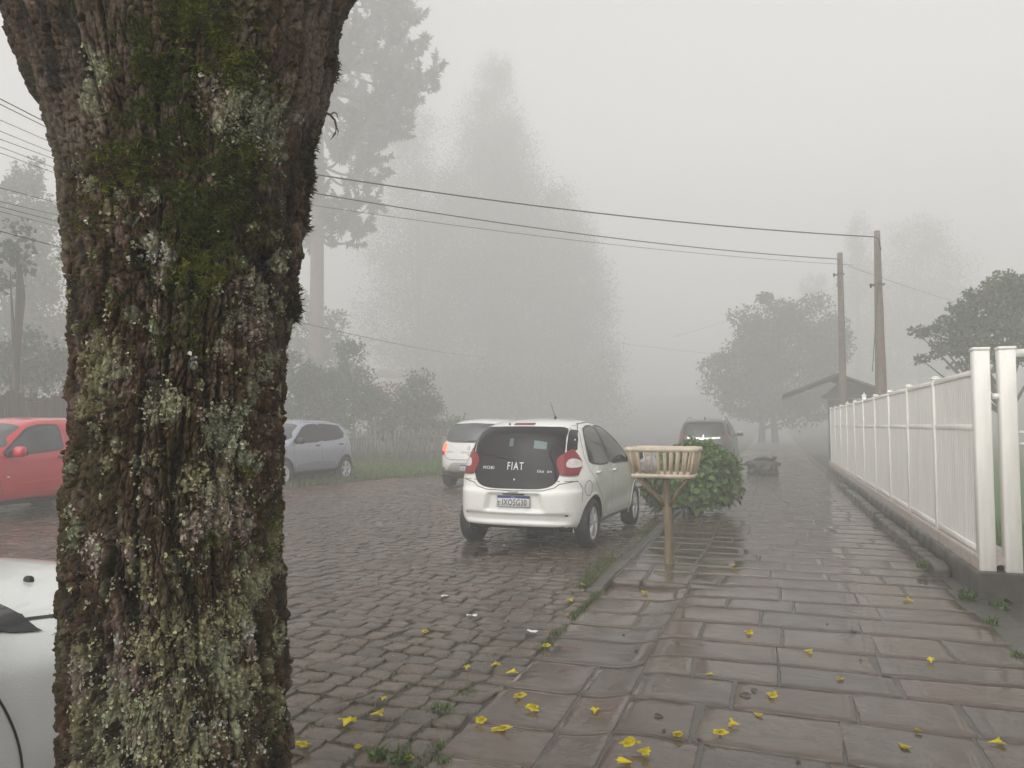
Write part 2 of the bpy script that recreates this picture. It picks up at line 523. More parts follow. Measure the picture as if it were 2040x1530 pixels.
# grass along the foot of the kerb past the dropped kerb
n = 9000
yy = 7.1 + RNG.random(n) ** 1.3 * 14
dens = fbm(yy * 1.3, yy * 0 + 2.)
xx = -1.73 + RNG.normal(0, .07, n) + .05 * np.sin(yy * 2)
k = (dens > .0) | (RNG.random(n) < .18)
xx, yy = xx[k], yy[k]
tag(blades('kerb_grass', np.c_[xx, yy, road_z(xx) - .015], .052, .0042, .8, DRYG + GREENS), 'ragged green grass growing along the foot of the kerb', 'grass')
# moss and grass in the joints of the cobbles and of the near slabs
n = 42000
yy = 2.4 + 5.5 * RNG.random(n) ** 1.3; xx = RNG.uniform(-5.2, -1.55, n)
m = fbm(xx * 1.6, yy * 1.6, 5., 3) > .06
xx, yy = xx[m], yy[m]
from_mid = np.min(np.abs(xx[:, None] * 0), 1)
# keep only points that fall in joints
from mathutils.kdtree import KDTree
kd = KDTree(len(COB))
for i_, p_ in enumerate(COB): kd.insert((p_[0], p_[1], 0), i_)
kd.balance()
keep = np.array([(lambda r: r[1][2] - r[0][2] < .03)(kd.find_n((x_, y_, 0), 2)) for x_, y_ in zip(xx, yy)])
xx, yy = xx[keep], yy[keep]
tag(blades('joint_grass', np.c_[xx, yy, road_z(xx) - .011], .024, .0026, .9, DRYG + GREENS[:1]), 'thin olive grass and moss in the joints of the cobbles', 'grass')
# grass line where road meets pavement near the tree
n = 1700
t = RNG.random(n); yy = 2.9 + 4.3 * t
k = fbm(yy * 2.2, yy * 0, 7., 3) > 0.0
yy = yy[k]; xx = -1.525 + RNG.normal(0, .022, len(yy))
tag(blades('gutter_grass', np.c_[xx, yy, np.full(len(yy), -.012)], .04, .0035, .8, GREENS), 'low green weeds along the flush kerb line beside the tree', 'grass')

# ------------------------------------------------------------------ verge on the far side of the road
def verge():
    xs = np.linspace(-30, 0, 61); ys = np.linspace(-8, 60, 69)
    edge = lambda Y: -12.3 + 2.0 * sst(13.0, 15.0, Y) + 1.3 * sst(15.5, 21, Y) - .6 * sst(24, 34, Y) + .12 * np.sin(Y * 1.3)
    U, Y = np.meshgrid(np.linspace(0, 1, 50), ys)
    E = edge(Y)
    X = E - U * 22
    Z = road_z(np.maximum(X, -13)) + .006 + .06 * sst(0, .05, U) + .05 * fbm(X * .6, Y * .6) * U + .25 * sst(.1, .5, U)
    m = mat('verge_soil', (.05, .065, .02), .8, noise=(3, .4), bump=(20, .8, .03))
    tag(np_mesh('verge', np.stack([X, Y, Z], -1), grid_faces(50, 69), None, m), kind='structure')
    n = 26000
    yy = RNG.uniform(11, 34, n); u = RNG.random(n) ** 1.6 * .32
    xx = edge(yy) - u * 22
    zz = road_z(np.maximum(xx, -13)) + .006 + .06 * sst(0, .05, u) + .25 * sst(.1, .5, u)
    tag(blades('verge_grass', np.c_[xx, yy, zz], .16, .011, .7, [(.11, .18, .03), (.14, .21, .045), (.16, .21, .06)]), 'strip of pale green grass on the far side of the road', 'grass')
verge()

# standing water under and behind the parked hatchback
def puddle(cx, cy, rx, ry, z, seed):
    a = np.linspace(0, 2 * np.pi, 72, endpoint=False)
    r = 1 + .55 * fbm(np.cos(a) * 1.6 + seed, np.sin(a) * 1.6, seed * 1.7, 4)
    p = np.c_[cx + rx * r * np.cos(a), cy + ry * r * np.sin(a), np.full(72, z)]
    V = np.concatenate([p, [[cx, cy, z]]]); j = np.arange(72)
    return np_mesh('water', V, None, np.stack([j, (j + 1) % 72, np.full(72, 72)], -1), M_water)
M_water = mat('puddle_water', (.035, .03, .025), .03, spec=.6, bump=(9, .12, .01))
# ================================================================== FOREGROUND TREE
def street_tree():
    AZc = math.atan((347 - 1020) / FPX)                 # bearing of the trunk from the view axis
    L = 1.97
    ed = np.array([math.sin(AZc - 0) , math.cos(AZc), 0.0])
    # to street axes
    ca, sa = math.cos(YAW), math.sin(YAW)
    rot = lambda v: np.array([v[0] * ca - v[1] * sa, v[0] * sa + v[1] * ca, 0.0])
    ed = rot(ed); er = np.array([ed[1], -ed[0], 0.0])   # away from camera; to the right
    base = ed * L
    ys = np.array([-420, -150, 0, 50, 100, 200, 300, 400, 500, 600, 700, 800, 900, 1000, 1100, 1300, 1530, 1800, 2130, 2300], float)
    lf = np.array([-190, -95, -22, -8, 8, 46, 93, 121, 134, 136, 138, 139, 138, 135, 132, 128, 123, 108, 70, 40], float)
    rt = np.array([800, 742, 676, 666, 662, 638, 614, 606, 591, 574, 559, 552, 549, 550, 552, 561, 571, 590, 640, 690], float)
    zs, As, offs = [], [], []
    for y, a, b in zip(ys, lf, rt):
        z = CAM_Z + ray(347, y)[2] / math.hypot(*ray(347, y)[:2]) * L
        def az(px):
            r = ray(px, y); return math.atan2(r @ er, r @ ed)
        al, ar = az(a), az(b)
        c, hw = (al + ar) / 2, (ar - al) / 2
        zs.append(z); As.append(math.tan(hw) * math.sqrt(L * L - .05) * .985); offs.append(math.tan(c) * L)
    o = np.argsort(zs); zs = np.array(zs)[o]; As = np.array(As)[o]; offs = np.array(offs)[o]
    nf, nb = 660, 120
    psi = np.concatenate([np.linspace(-1.85, 1.85, nf), np.linspace(1.85, 2 * np.pi - 1.85, nb + 2)[1:-1]])
    zz = np.concatenate([np.linspace(-.1, .6, 120), np.linspace(.603, 2.62, 860), np.linspace(2.625, 3.0, 70)])
    PS, ZZ = np.meshgrid(psi, zz)
    A = pchip(zs, As, ZZ); B = np.minimum(A * .95, .235 + .12 * (A - .235)); OF = pchip(zs, offs, ZZ)
    # bark relief
    s = PS * .225
    w1 = fbm(s * 9, ZZ * 5, 1., 3); w2 = fbm(s * 9, ZZ * 5, 11., 3)
    d1, d2, cid = worley(s / (.015 - .004 * sst(1.6, 2.2, ZZ)) + w1 * 1.7, ZZ / .060 + w2 * 2.0 , 3)
    e = d2 - d1
    plate = sst(0.02, .17, e)
    d1b, d2b, cidb = worley(s / .0075 + w2 * 2.2 + w1, ZZ / .020 + w1 * 1.5, 21)
    plb = sst(0.02, .2, d2b - d1b)
    fur = np.abs(vnoise((s + .012 * w1) / .030, ZZ / .34, 0., 40)); fur = 1 - sst(0.0, .26, fur)
    fur2 = np.abs(vnoise((s - .01 * w2) / .055, ZZ / .6, 5., 41)); fur2 = 1 - sst(0.0, .16, fur2)
    fine = fbm(s * 170, ZZ * 95, 3., 3)
    big = fbm(s * 4.5, ZZ * 3.2, 8., 3)
    top = sst(1.75, 2.25, ZZ)                            # smoother, scalier bark high up
    amp = 1 - .35 * top
    D = amp * (plate * (.005 + .011 * cid) + plb * (.002 + .006 * cidb) - fur * .020 - fur2 * .016) + fine * .0050 + fbm(s * 60, ZZ * 22, 13., 4) * .010 + big * .016
    x = (A + D) * np.sin(PS) + OF; y = -(B + D) * np.cos(PS)
    V = base + x[..., None] * er + y[..., None] * ed; V[..., 2] = ZZ
    # bark colour; furrow dirt is darkened further to stand for crevice shade
    n1 = fbm(s * 14, ZZ * 7, 20., 4)[..., None]; n2 = fbm(s * 30, ZZ * 22, 30., 4)[..., None]; n3 = fbm(s * 6, ZZ * 4, 55., 4)[..., None]
    hi = sst(.25, .9, plate * .7 + plb * .3 - fur)[..., None]
    dark = np.array([.012, .008, .004]); brown = np.array([.052, .030, .0135]); red = np.array([.078, .034, .013])
    grey = np.array([.115, .092, .066]); pink = np.array([.19, .14, .115]); green = np.array([.034, .036, .008]); black = np.array([.016, .013, .010])
    c = dark + (brown - dark) * hi
    c = c * (.62 + .75 * (.5 * cid + .5 * cidb))[..., None]
    c = c + (red - c) * (sst(.05, .35, n2) * .5 * hi)
    c = c + (grey - c) * (sst(.12, .34, n1 + .25 * n2) * hi * .55)
    c = c + (pink - c) * (sst(.24, .42, n2 - .3 * n1) * hi * .6)
    c = c + (green - c) * (sst(.10, .36, n3) * .4)
    c = c + (black - c) * (sst(.10, .35, -n3) * .55)
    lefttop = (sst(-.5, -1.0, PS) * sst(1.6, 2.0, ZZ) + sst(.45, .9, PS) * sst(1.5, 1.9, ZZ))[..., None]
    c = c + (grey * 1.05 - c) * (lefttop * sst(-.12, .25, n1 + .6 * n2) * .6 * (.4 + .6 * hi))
    nu = len(psi)
    root = thing('street_tree', 'mossy lichen covered tree trunk rising close to the camera at the kerb', 'tree', tuple(base))
    Vl = V - base
    M_bark = mat('bark', rough=.45, vcol=True, noise=(90, .5, 8), bump=(150, .8, .005), spec=.18)
    # limbs above the picture, and the crown they carry
    mb = MB()
    zt = 3.15
    for sgn in (-1, 1):
        p = np.array([base * 0 + er * (sgn * .20) + np.array([0, 0, zt - .25]), er * sgn * .42 + ed * .05 + [0, 0, zt + .5], er * sgn * .75 - ed * .1 + [0, 0, zt + 1.3], er * sgn * 1.2 + [0, 0, zt + 2.3], er * sgn * 1.7 + ed * .3 + [0, 0, zt + 3.6]])
        mb.tube(p, [.26, .21, .15, .11, .05], 16, jit=.05)
        for k in range(5):
            a = RNG.uniform(0, 6.28); q = p[2] + (p[4] - p[2]) * RNG.uniform(0, .9)
            mb.tube([q, q + [math.cos(a) * .7, math.sin(a) * .7, .6], q + [math.cos(a) * 1.5, math.sin(a) * 1.5, 1.0]], [.06, .04, .015], 7)
    M_limb = mat('limb_bark', (.05, .036, .022), .7, noise=(30, .4), bump=(40, .9, .02))
    mb.build('limb', M_limb, root, smooth=True)
    nl = 420
    u = RNG.normal(0, 1, (nl, 3)); u /= np.linalg.norm(u, axis=1)[:, None]
    pos = u * (RNG.random((nl, 1)) ** .4) * np.array([2.6, 2.2, 1.3]) + np.array([0, 0, 7.4])
    leafcards('crown', pos, .16, .07, [(.05, .09, .02), (.08, .12, .03)], M_leaf, root, droop=.3)

    # ---------------- surface sampling for what grows on the bark
    gx = np.gradient(V, axis=1); gz = np.gradient(V, axis=0)
    NRM = np.cross(gx, gz); NRM /= np.linalg.norm(NRM, axis=-1)[..., None] + 1e-12
    smoothN = er * np.sin(PS)[..., None] - ed * np.cos(PS)[..., None]
    def uv(px, py):
        """photo pixel on the trunk -> (psi, z)"""
        z = CAM_Z + ray(347, py)[2] / math.hypot(*ray(347, py)[:2]) * (L - .2)
        l = np.interp(py, ys, lf); r = np.interp(py, ys, rt)
        return math.asin(max(-.999, min(.999, (px - (l + r) / 2) / ((r - l) / 2)))), z
    def at(p, z):
        i = np.clip(np.searchsorted(zz, z), 0, len(zz) - 1); j = np.clip(np.searchsorted(psi[:nf], p), 0, nf - 1)
        return Vl[i, j], NRM[i, j] * .45 + smoothN[i, j] * .55, D[i, j]
    tocam = -ed

    # ---------------- lichen: leafy lobes in rosettes
    cl = []                                             # psi, z, radius, density, palette
    def C(px, py, r, n, pal): p, z = uv(px, py); cl.append((p, z, r, n, pal))
    GG, PG, YG, PK, WH = 0, 1, 2, 3, 4
    PAL = [[(.30, .32, .21), (.38, .39, .27), (.22, .24, .15)],            # grey green
           [(.40, .41, .27), (.48, .48, .34), (.31, .33, .20)],            # pale green
           [(.34, .33, .18), (.42, .40, .23), (.26, .25, .13)],            # yellow green
           [(.38, .31, .26), (.45, .38, .32), (.30, .23, .19)],            # pinkish grey
           [(.5, .5, .44), (.42, .43, .37)]]                             # whitish
    for a in [(430, 210, .055, 230, PG), (395, 205, .04, 120, PK), (480, 180, .05, 190, GG), (520, 215, .05, 190, GG), (455, 250, .045, 170, PG), (510, 250, .04, 130, GG), (545, 190, .035, 80, GG),
              (180, 165, .035, 70, PG), (165, 215, .03, 50, PG), (300, 500, .03, 60, WH), (310, 540, .03, 50, PK), (322, 520, .02, 30, WH),
              (540, 490, .03, 110, PG), (500, 570, .035, 110, PG), (470, 560, .03, 80, PK), (480, 630, .045, 150, PK), (505, 620, .04, 110, GG), (455, 610, .03, 70, PG),
              (500, 725, .035, 120, GG), (475, 770, .025, 60, GG), (215, 700, .04, 110, YG), (190, 740, .035, 90, YG), (235, 735, .04, 110, PG), (200, 785, .035, 90, YG), (310, 800, .04, 120, PG), (330, 810, .03, 70, YG), (170, 815, .02, 30, YG),
              (428, 845, .042, 330, GG), (425, 865, .045, 330, GG), (412, 832, .03, 150, PG), (450, 825, .026, 120, GG), (440, 885, .03, 140, PG), (430, 905, .02, 50, PG),
              (375, 950, .03, 80, YG), (400, 990, .05, 200, PG), (430, 1000, .045, 170, PK), (395, 1030, .04, 140, PK), (440, 1040, .04, 130, PK), (460, 1060, .025, 60, PK), (365, 1060, .03, 60, PK), (425, 960, .03, 80, YG),
              (280, 1140, .03, 60, YG), (345, 1120, .03, 60, YG), (165, 1060, .04, 70, GG), (200, 1100, .04, 80, PK), (505, 1180, .05, 170, YG), (470, 1210, .05, 170, YG), (440, 1240, .045, 130, YG), (490, 1220, .04, 110, PG), (420, 1260, .04, 110, YG),
              (535, 1100, .04, 110, YG), (540, 1140, .04, 100, YG), (330, 1240, .03, 60, YG), (300, 1285, .045, 130, YG), (280, 1290, .03, 70, YG), (235, 1272, .016, 30, WH), (468, 1278, .02, 40, WH), (382, 1437, .022, 40, WH), (475, 1310, .02, 30, PK),
              (400, 1310, .045, 150, GG), (425, 1300, .035, 90, PG), (430, 1350, .035, 90, PG), (365, 1280, .04, 90, YG), (180, 1290, .05, 110, YG), (250, 1330, .05, 120, PK), (190, 1400, .05, 120, YG), (230, 1390, .05, 110, PG), (165, 1350, .04, 80, PK),
              (345, 1390, .04, 90, YG), (350, 1440, .03, 60, YG), (500, 1380, .05, 110, YG), (460, 1420, .05, 110, PG), (525, 1450, .05, 120, YG), (280, 1450, .05, 110, PG), (170, 1480, .05, 120, YG), (220, 1500, .05, 120, PG), (340, 1510, .05, 120, YG), (400, 1490, .04, 80, PG), (300, 1400, .03, 50, PG), (540, 1320, .04, 80, PG), (555, 1480, .04, 80, PG)]:
        C(*a)
    for k in range(430):                                # many small rosettes, most on the lower trunk
        py = 1550 - 1250 * RNG.random() ** 1.35; px = RNG.uniform(lf[5], 640)
        l = np.interp(py, ys, lf); r = np.interp(py, ys, rt)
        u_ = RNG.uniform(-.98, .98)
        C((l + r) / 2 + u_ * (r - l) / 2, py, RNG.uniform(.006, .020), int(RNG.integers(4, 22)), int(RNG.choice([GG, PG, YG, PK, PG, YG, WH], p=[.2, .2, .2, .16, .1, .11, .03])))
    # flat crusts under and around the rosettes, part of the bark's own colouring
    edge = (.55 * fbm(s * 45, ZZ * 38, 77., 4) + .35 * fbm(s * 130, ZZ * 110, 78., 3))
    for (p, z, r, n, pal) in cl[:130] + cl[130:430:2]:
        ia, ib = np.searchsorted(zz, (z - 1.9 * r, z + 1.9 * r)); dp = 1.9 * r / .23
        ja, jb = np.searchsorted(psi[:nf], (p - dp, p + dp))
        if ib <= ia or jb <= ja: continue
        sl = (slice(ia, ib), slice(ja, jb))
        dd = np.hypot((PS[sl] - p) * .235, (ZZ[sl] - z) * .8) / (r * .80)
        m = sst(1.0, .85, dd + edge[sl] * 2.1) * (.35 + .65 * hi[sl][..., 0])
        k = np.array(PAL[pal][-1]) * .85
        c[sl] = c[sl] + (k - c[sl]) * (m * .62)[..., None]
    np_mesh('trunk', Vl, grid_faces(nu, len(zz), True), None, M_bark, root, c.reshape(-1, 3))
    pp, zz_, cc, sz = [], [], [], []
    for (p, z, r, n, pal) in cl:
        n = max(2, int(n * .68))
        a = RNG.uniform(0, 2 * np.pi, n); rr = r * np.sqrt(RNG.random(n)) * (1 + .3 * np.sin(a * 3 + p * 9))
        pp.append(p + rr * np.cos(a) / (.235 * max(.35, 1)) ); zz_.append(z + 1.25 * rr * np.sin(a))
        pc = np.array(PAL[pal]); cc.append(pc[RNG.integers(0, len(pc), n)] * RNG.uniform(.5, 1.15, (n, 1)))
        sz.append(np.full(n, 1.0) * RNG.uniform(.7, 1.25))
    pp, zz_, cc, sz = map(np.concatenate, (pp, zz_, cc, sz))
    ps, nr, dd = at(pp, zz_)
    nr = nr + RNG.normal(0, .30, nr.shape); nr /= np.linalg.norm(nr, axis=1)[:, None]
    n = len(ps)
    up = np.array([0, 0, 1.0]); t1 = np.cross(nr, up); t1 /= np.linalg.norm(t1, axis=1)[:, None] + 1e-9; t2 = np.cross(nr, t1)
    ang = RNG.uniform(0, 2 * np.pi, n)
    R_ = sz * RNG.uniform(.0016, .0042, n)
    verts = [ps + nr * .0015]
    for k in range(7):
        a = ang + k * 2 * np.pi / 7; rk = R_ * RNG.uniform(.35, 1.45, n)
        verts.append(ps + nr * (.0018 + RNG.uniform(-.001, .0045, n))[:, None] + (np.cos(a) * rk)[:, None] * t1 + (np.sin(a) * rk)[:, None] * t2)
    Vv = np.stack(verts, 1); off = np.arange(n)[:, None, None] * 8
    j = np.arange(7); f = np.stack([np.zeros(7, int), 1 + j, 1 + (j + 1) % 7], -1)[None] + off
    Cc = np.repeat(cc[:, None], 8, 1)
    M_lich = mat('lichen', rough=.8, vcol=True, noise=(300, .3, 3), spec=.2)
    tag(np_mesh('lichen', Vv, None, f, M_lich, root, Cc.reshape(-1, 3)), kind='stuff')

    # ---------------- moss: short bushy shoots
    mp, mz, mc, mh = [], [], [], []
    MO = [[(.072, .095, .006), (.115, .14, .010), (.036, .052, .004)],     # deep green
          [(.15, .17, .010), (.21, .22, .02), (.10, .12, .008)],            # bright
          [(.055, .045, .010), (.075, .06, .012), (.04, .03, .008)]]       # brown olive
    def moss(px, py, rx, ry, n, pal, h=.010):
        x = px + RNG.normal(0, rx * .55, n); y = py + RNG.normal(0, ry * .55, n)
        k = fbm(x / 26., y / 26., 3. + pal, 3) + .10 * RNG.normal(0, 1, n) > -.04
        for a, b in zip(x[k], y[k]):
            p, z = uv(a, b); mp.append(p); mz.append(z); mh.append(h)
        pc = np.array(MO[pal]); mc.append(pc[RNG.integers(0, 3, int(k.sum()))] * RNG.uniform(.6, 1.2, (int(k.sum()), 1)))
    for a in [(330, 70, 90, 70, 1100, 0), (360, 40, 60, 60, 700, 1), (270, 130, 60, 60, 700, 0), (410, 110, 60, 70, 900, 1), (300, 200, 60, 60, 700, 0), (270, 260, 60, 80, 900, 0), (330, 260, 60, 60, 600, 0),
              (235, 350, 50, 50, 700, 1), (250, 330, 60, 60, 600, 2), (300, 400, 90, 70, 1100, 0), (430, 330, 80, 80, 1100, 0), (455, 370, 60, 70, 800, 2), (400, 400, 70, 60, 700, 0), (470, 290, 30, 30, 260, 1), (380, 470, 60, 60, 700, 0),
              (365, 530, 50, 50, 600, 1), (410, 540, 45, 40, 500, 1), (440, 590, 50, 40, 400, 2), (390, 590, 50, 40, 400, 0), (500, 430, 40, 50, 400, 2), (430, 460, 60, 60, 500, 0), (480, 120, 60, 60, 500, 0), (440, 60, 60, 60, 500, 0), (300, 320, 50, 40, 400, 2),
              (540, 1080, 14, 40, 260, 1), (520, 1100, 16, 40, 160, 0), (465, 950, 30, 20, 120, 0), (400, 1075, 40, 20, 100, 0), (150, 1290, 20, 60, 160, 0), (200, 600, 50, 80, 300, 0), (180, 480, 40, 60, 300, 0), (330, 660, 80, 60, 260, 0), (230, 880, 60, 100, 200, 2), (540, 1500, 30, 60, 200, 0)]:
        moss(*a)
    mp, mz, mh = map(np.array, (mp, mz, mh)); mc = np.concatenate(mc)
    # shaggy clumps that stick out along the right-hand edge of the trunk
    for (py, n, hh) in ((15, 50, .014), (180, 40, .012), (225, 60, .014), (265, 150, .022), (295, 110, .020), (355, 90, .018), (385, 110, .018), (555, 60, .016), (590, 110, .018), (690, 40, .011), (900, 40, .008), (1010, 40, .008), (1385, 50, .008), (1420, 60, .008)):
        _, z = uv(400, py)
        mp = np.r_[mp, RNG.normal(1.36, .10, n)]; mz = np.r_[mz, z + RNG.normal(0, .018, n)]; mh = np.r_[mh, np.full(n, hh)]
        pc = np.array(MO[2]); mc = np.concatenate([mc, pc[RNG.integers(0, 3, n)] * RNG.uniform(.5, 1.1, (n, 1))])
    ps, nr, _ = at(mp, mz)
    n = len(ps); K = 9
    ps = np.repeat(ps, K, 0) + RNG.normal(0, .0025, (n * K, 3)); nr = np.repeat(nr, K, 0); h = np.repeat(mh, K) * RNG.uniform(.25, 1.35, n * K); cc = np.repeat(mc, K, 0) * RNG.uniform(.75, 1.25, (n * K, 1))
    d = nr + RNG.normal(0, .75, nr.shape); d[:, 2] -= .25; d /= np.linalg.norm(d, axis=1)[:, None]
    w = np.cross(d, RNG.normal(0, 1, d.shape)); w /= np.linalg.norm(w, axis=1)[:, None]
    w *= (h * .095)[:, None]
    b0 = ps - d * .002
    mid = b0 + d * (h * .6)[:, None]; tip = b0 + d * h[:, None] + RNG.normal(0, .002, d.shape)
    Vv = np.stack([b0 - w * .5, b0 + w * .5, mid + w, tip, mid - w], 1)
    off = np.arange(n * K)[:, None] * 5
    M_moss = leafmat('moss', .75, .2)
    tag(np_mesh('moss', Vv, off + [[0, 1, 2, 4]], off + [[4, 2, 3]], M_moss, root, np.repeat(cc[:, None], 5, 1).reshape(-1, 3)), kind='stuff')
    # the dead twig that hangs out from the bark at the upper right
    p, z = uv(672, 112)
    q, nq, _ = at(np.array([1.45]), np.array([z])); q = q[0]
    mb = MB()
    e = lambda a, b, c_=0: q + er * a + np.array([0, 0, b]) + ed * c_
    mb.tube([e(-.01, 0), e(.010, -.006), e(.022, -.018), e(.026, -.034), e(.024, -.052), e(.012, -.070)], [.0035, .003, .003, .0026, .002, .001], 6)
    mb.tube([e(.010, -.006), e(.020, .002), e(.027, -.001), e(.029, -.010)], [.002, .002, .0016, .001], 6)
    mb.tube([e(.024, -.03), e(.031, -.046), e(.030, -.056)], [.002, .0015, .001], 6)
    mb.tube([e(.0235, -.05), e(.018, -.058), e(.019, -.064)], [.0016, .001, .0008], 6)
    mb.build('twig', mat('twig_bark', (.13, .10, .07), .8, noise=(60, .3)), root, smooth=True)

# ------------------------------------------------------------------ foliage helpers
M_leaf = leafmat('leaf', .4, .25)
def leafcards(name, pos, length, width, cols, m, parent=None, droop=0.3, out=None, kind=None, spread=1.0):
    """small folded leaves at pos; out = preferred direction per leaf"""
    n = len(pos)
    d = RNG.normal(0, spread, (n, 3))
    if out is not None: d = d + out
    d[:, 2] -= droop
    d /= np.linalg.norm(d, axis=1)[:, None]
    w = np.cross(d, RNG.normal(0, 1, (n, 3)) + [0, 0, .8]); w /= np.linalg.norm(w, axis=1)[:, None] + 1e-9
    nn = np.cross(w, d)
    l = (length * RNG.uniform(.6, 1.3, n))[:, None]; ww = (width * RNG.uniform(.7, 1.2, n))[:, None]
    V = np.stack([pos, pos + d * l * .45 + w * ww + nn * l * .12, pos + d * l, pos + d * l * .45 - w * ww + nn * l * .12], 1)
    o = np.arange(n)[:, None] * 4
    cols = np.asarray(cols); c = cols[RNG.integers(0, len(cols), n)] * RNG.uniform(.65, 1.25, (n, 1))
    ob = np_mesh(name, V, None, np.concatenate([o + [[0, 1, 2]], o + [[0, 2, 3]]]), m, parent, np.repeat(c[:, None], 4, 1).reshape(-1, 3), smooth=False)
    if kind: tag(ob, kind=kind)
    return ob
street_tree()
# ================================================================== CARS
M_tyre = mat('tyre_rubber', (.018, .018, .018), .6, noise=(30, .3))
M_rim = mat('alloy_rim', (.66, .67, .68), .3, metal=.45, coat=.3)
M_glass = mat('tinted_glass', (.012, .014, .015), .06, spec=.4, noise=(2.5, .5))
M_glassl = mat('window_glass', (.05, .058, .06), .07, spec=.7, noise=(2.5, .5))
M_blackp = mat('black_plastic', (.018, .018, .019), .45)
M_blackg = mat('black_gloss', (.006, .006, .007), .08, spec=.28)
M_dark = mat('underbody', (.008, .008, .008), .8)
M_redlamp = mat('red_lens', (.24, .008, .014), .14, spec=.5, coat=.25)
M_deepred = mat('deep_red_lens', (.16, .012, .014), .15, spec=.6)
M_clear = mat('clear_lens', (.62, .60, .58), .15, spec=.6, coat=.5, noise=(40, .25))
M_chrome = mat('chrome', (.75, .76, .77), .12, metal=1.0)
M_plate = mat('plate_white', (.62, .62, .60), .4)
M_plblue = mat('plate_blue', (.02, .05, .28), .4)
M_ink = mat('ink_black', (.012, .012, .014), .5)
M_badge = mat('badge_silver', (.8, .8, .8), .3)
M_seam = mat('panel_gap', (.03, .03, .028), .7)
def paint(name, c, metal=0.0, coat=.8):
    return mat(name, c, .22, metal=metal, coat=coat, bump=(230, .16, .002), noise=(1.2, .035))

def resample(pts, n):
    pts = np.asarray(pts, float)
    s = np.r_[0, np.cumsum(np.linalg.norm(np.diff(pts, axis=0), axis=1))]; s /= s[-1]
    t = np.linspace(0, 1, n)
    return lambda u: np.stack([pchip(s, pts[:, 0], u), pchip(s, pts[:, 1], u)], -1)

def spline(pts, n=8, closed=True):
    """Catmull-Rom through pts"""
    p = np.asarray(pts, float); N = len(p); out = []
    for i in range(N if closed else N - 1):
        if closed: a, b, c, d = p[i - 1], p[i], p[(i + 1) % N], p[(i + 2) % N]
        else: a, b, c, d = p[max(i - 1, 0)], p[i], p[i + 1], p[min(i + 2, N - 1)]
        for t in np.linspace(0, 1, n, endpoint=False):
            out.append(.5 * (2 * b + (c - a) * t + (2 * a - 5 * b + 4 * c - d) * t * t + (3 * b - a - 3 * c + d) * t ** 3))
    if not closed: out.append(p[-1])
    return np.array(out)

def rounded(pts, r=.25, n=5):
    """polygon with its corners rounded by a share r of the adjoining edges"""
    p = np.asarray(pts, float); N = len(p); out = []
    for i in range(N):
        a = p[i] + (p[i - 1] - p[i]) * r; c = p[i] + (p[(i + 1) % N] - p[i]) * r
        for t in np.linspace(0, 1, n): out.append((1 - t) ** 2 * a + 2 * t * (1 - t) * p[i] + t * t * c)
    return np.array(out)

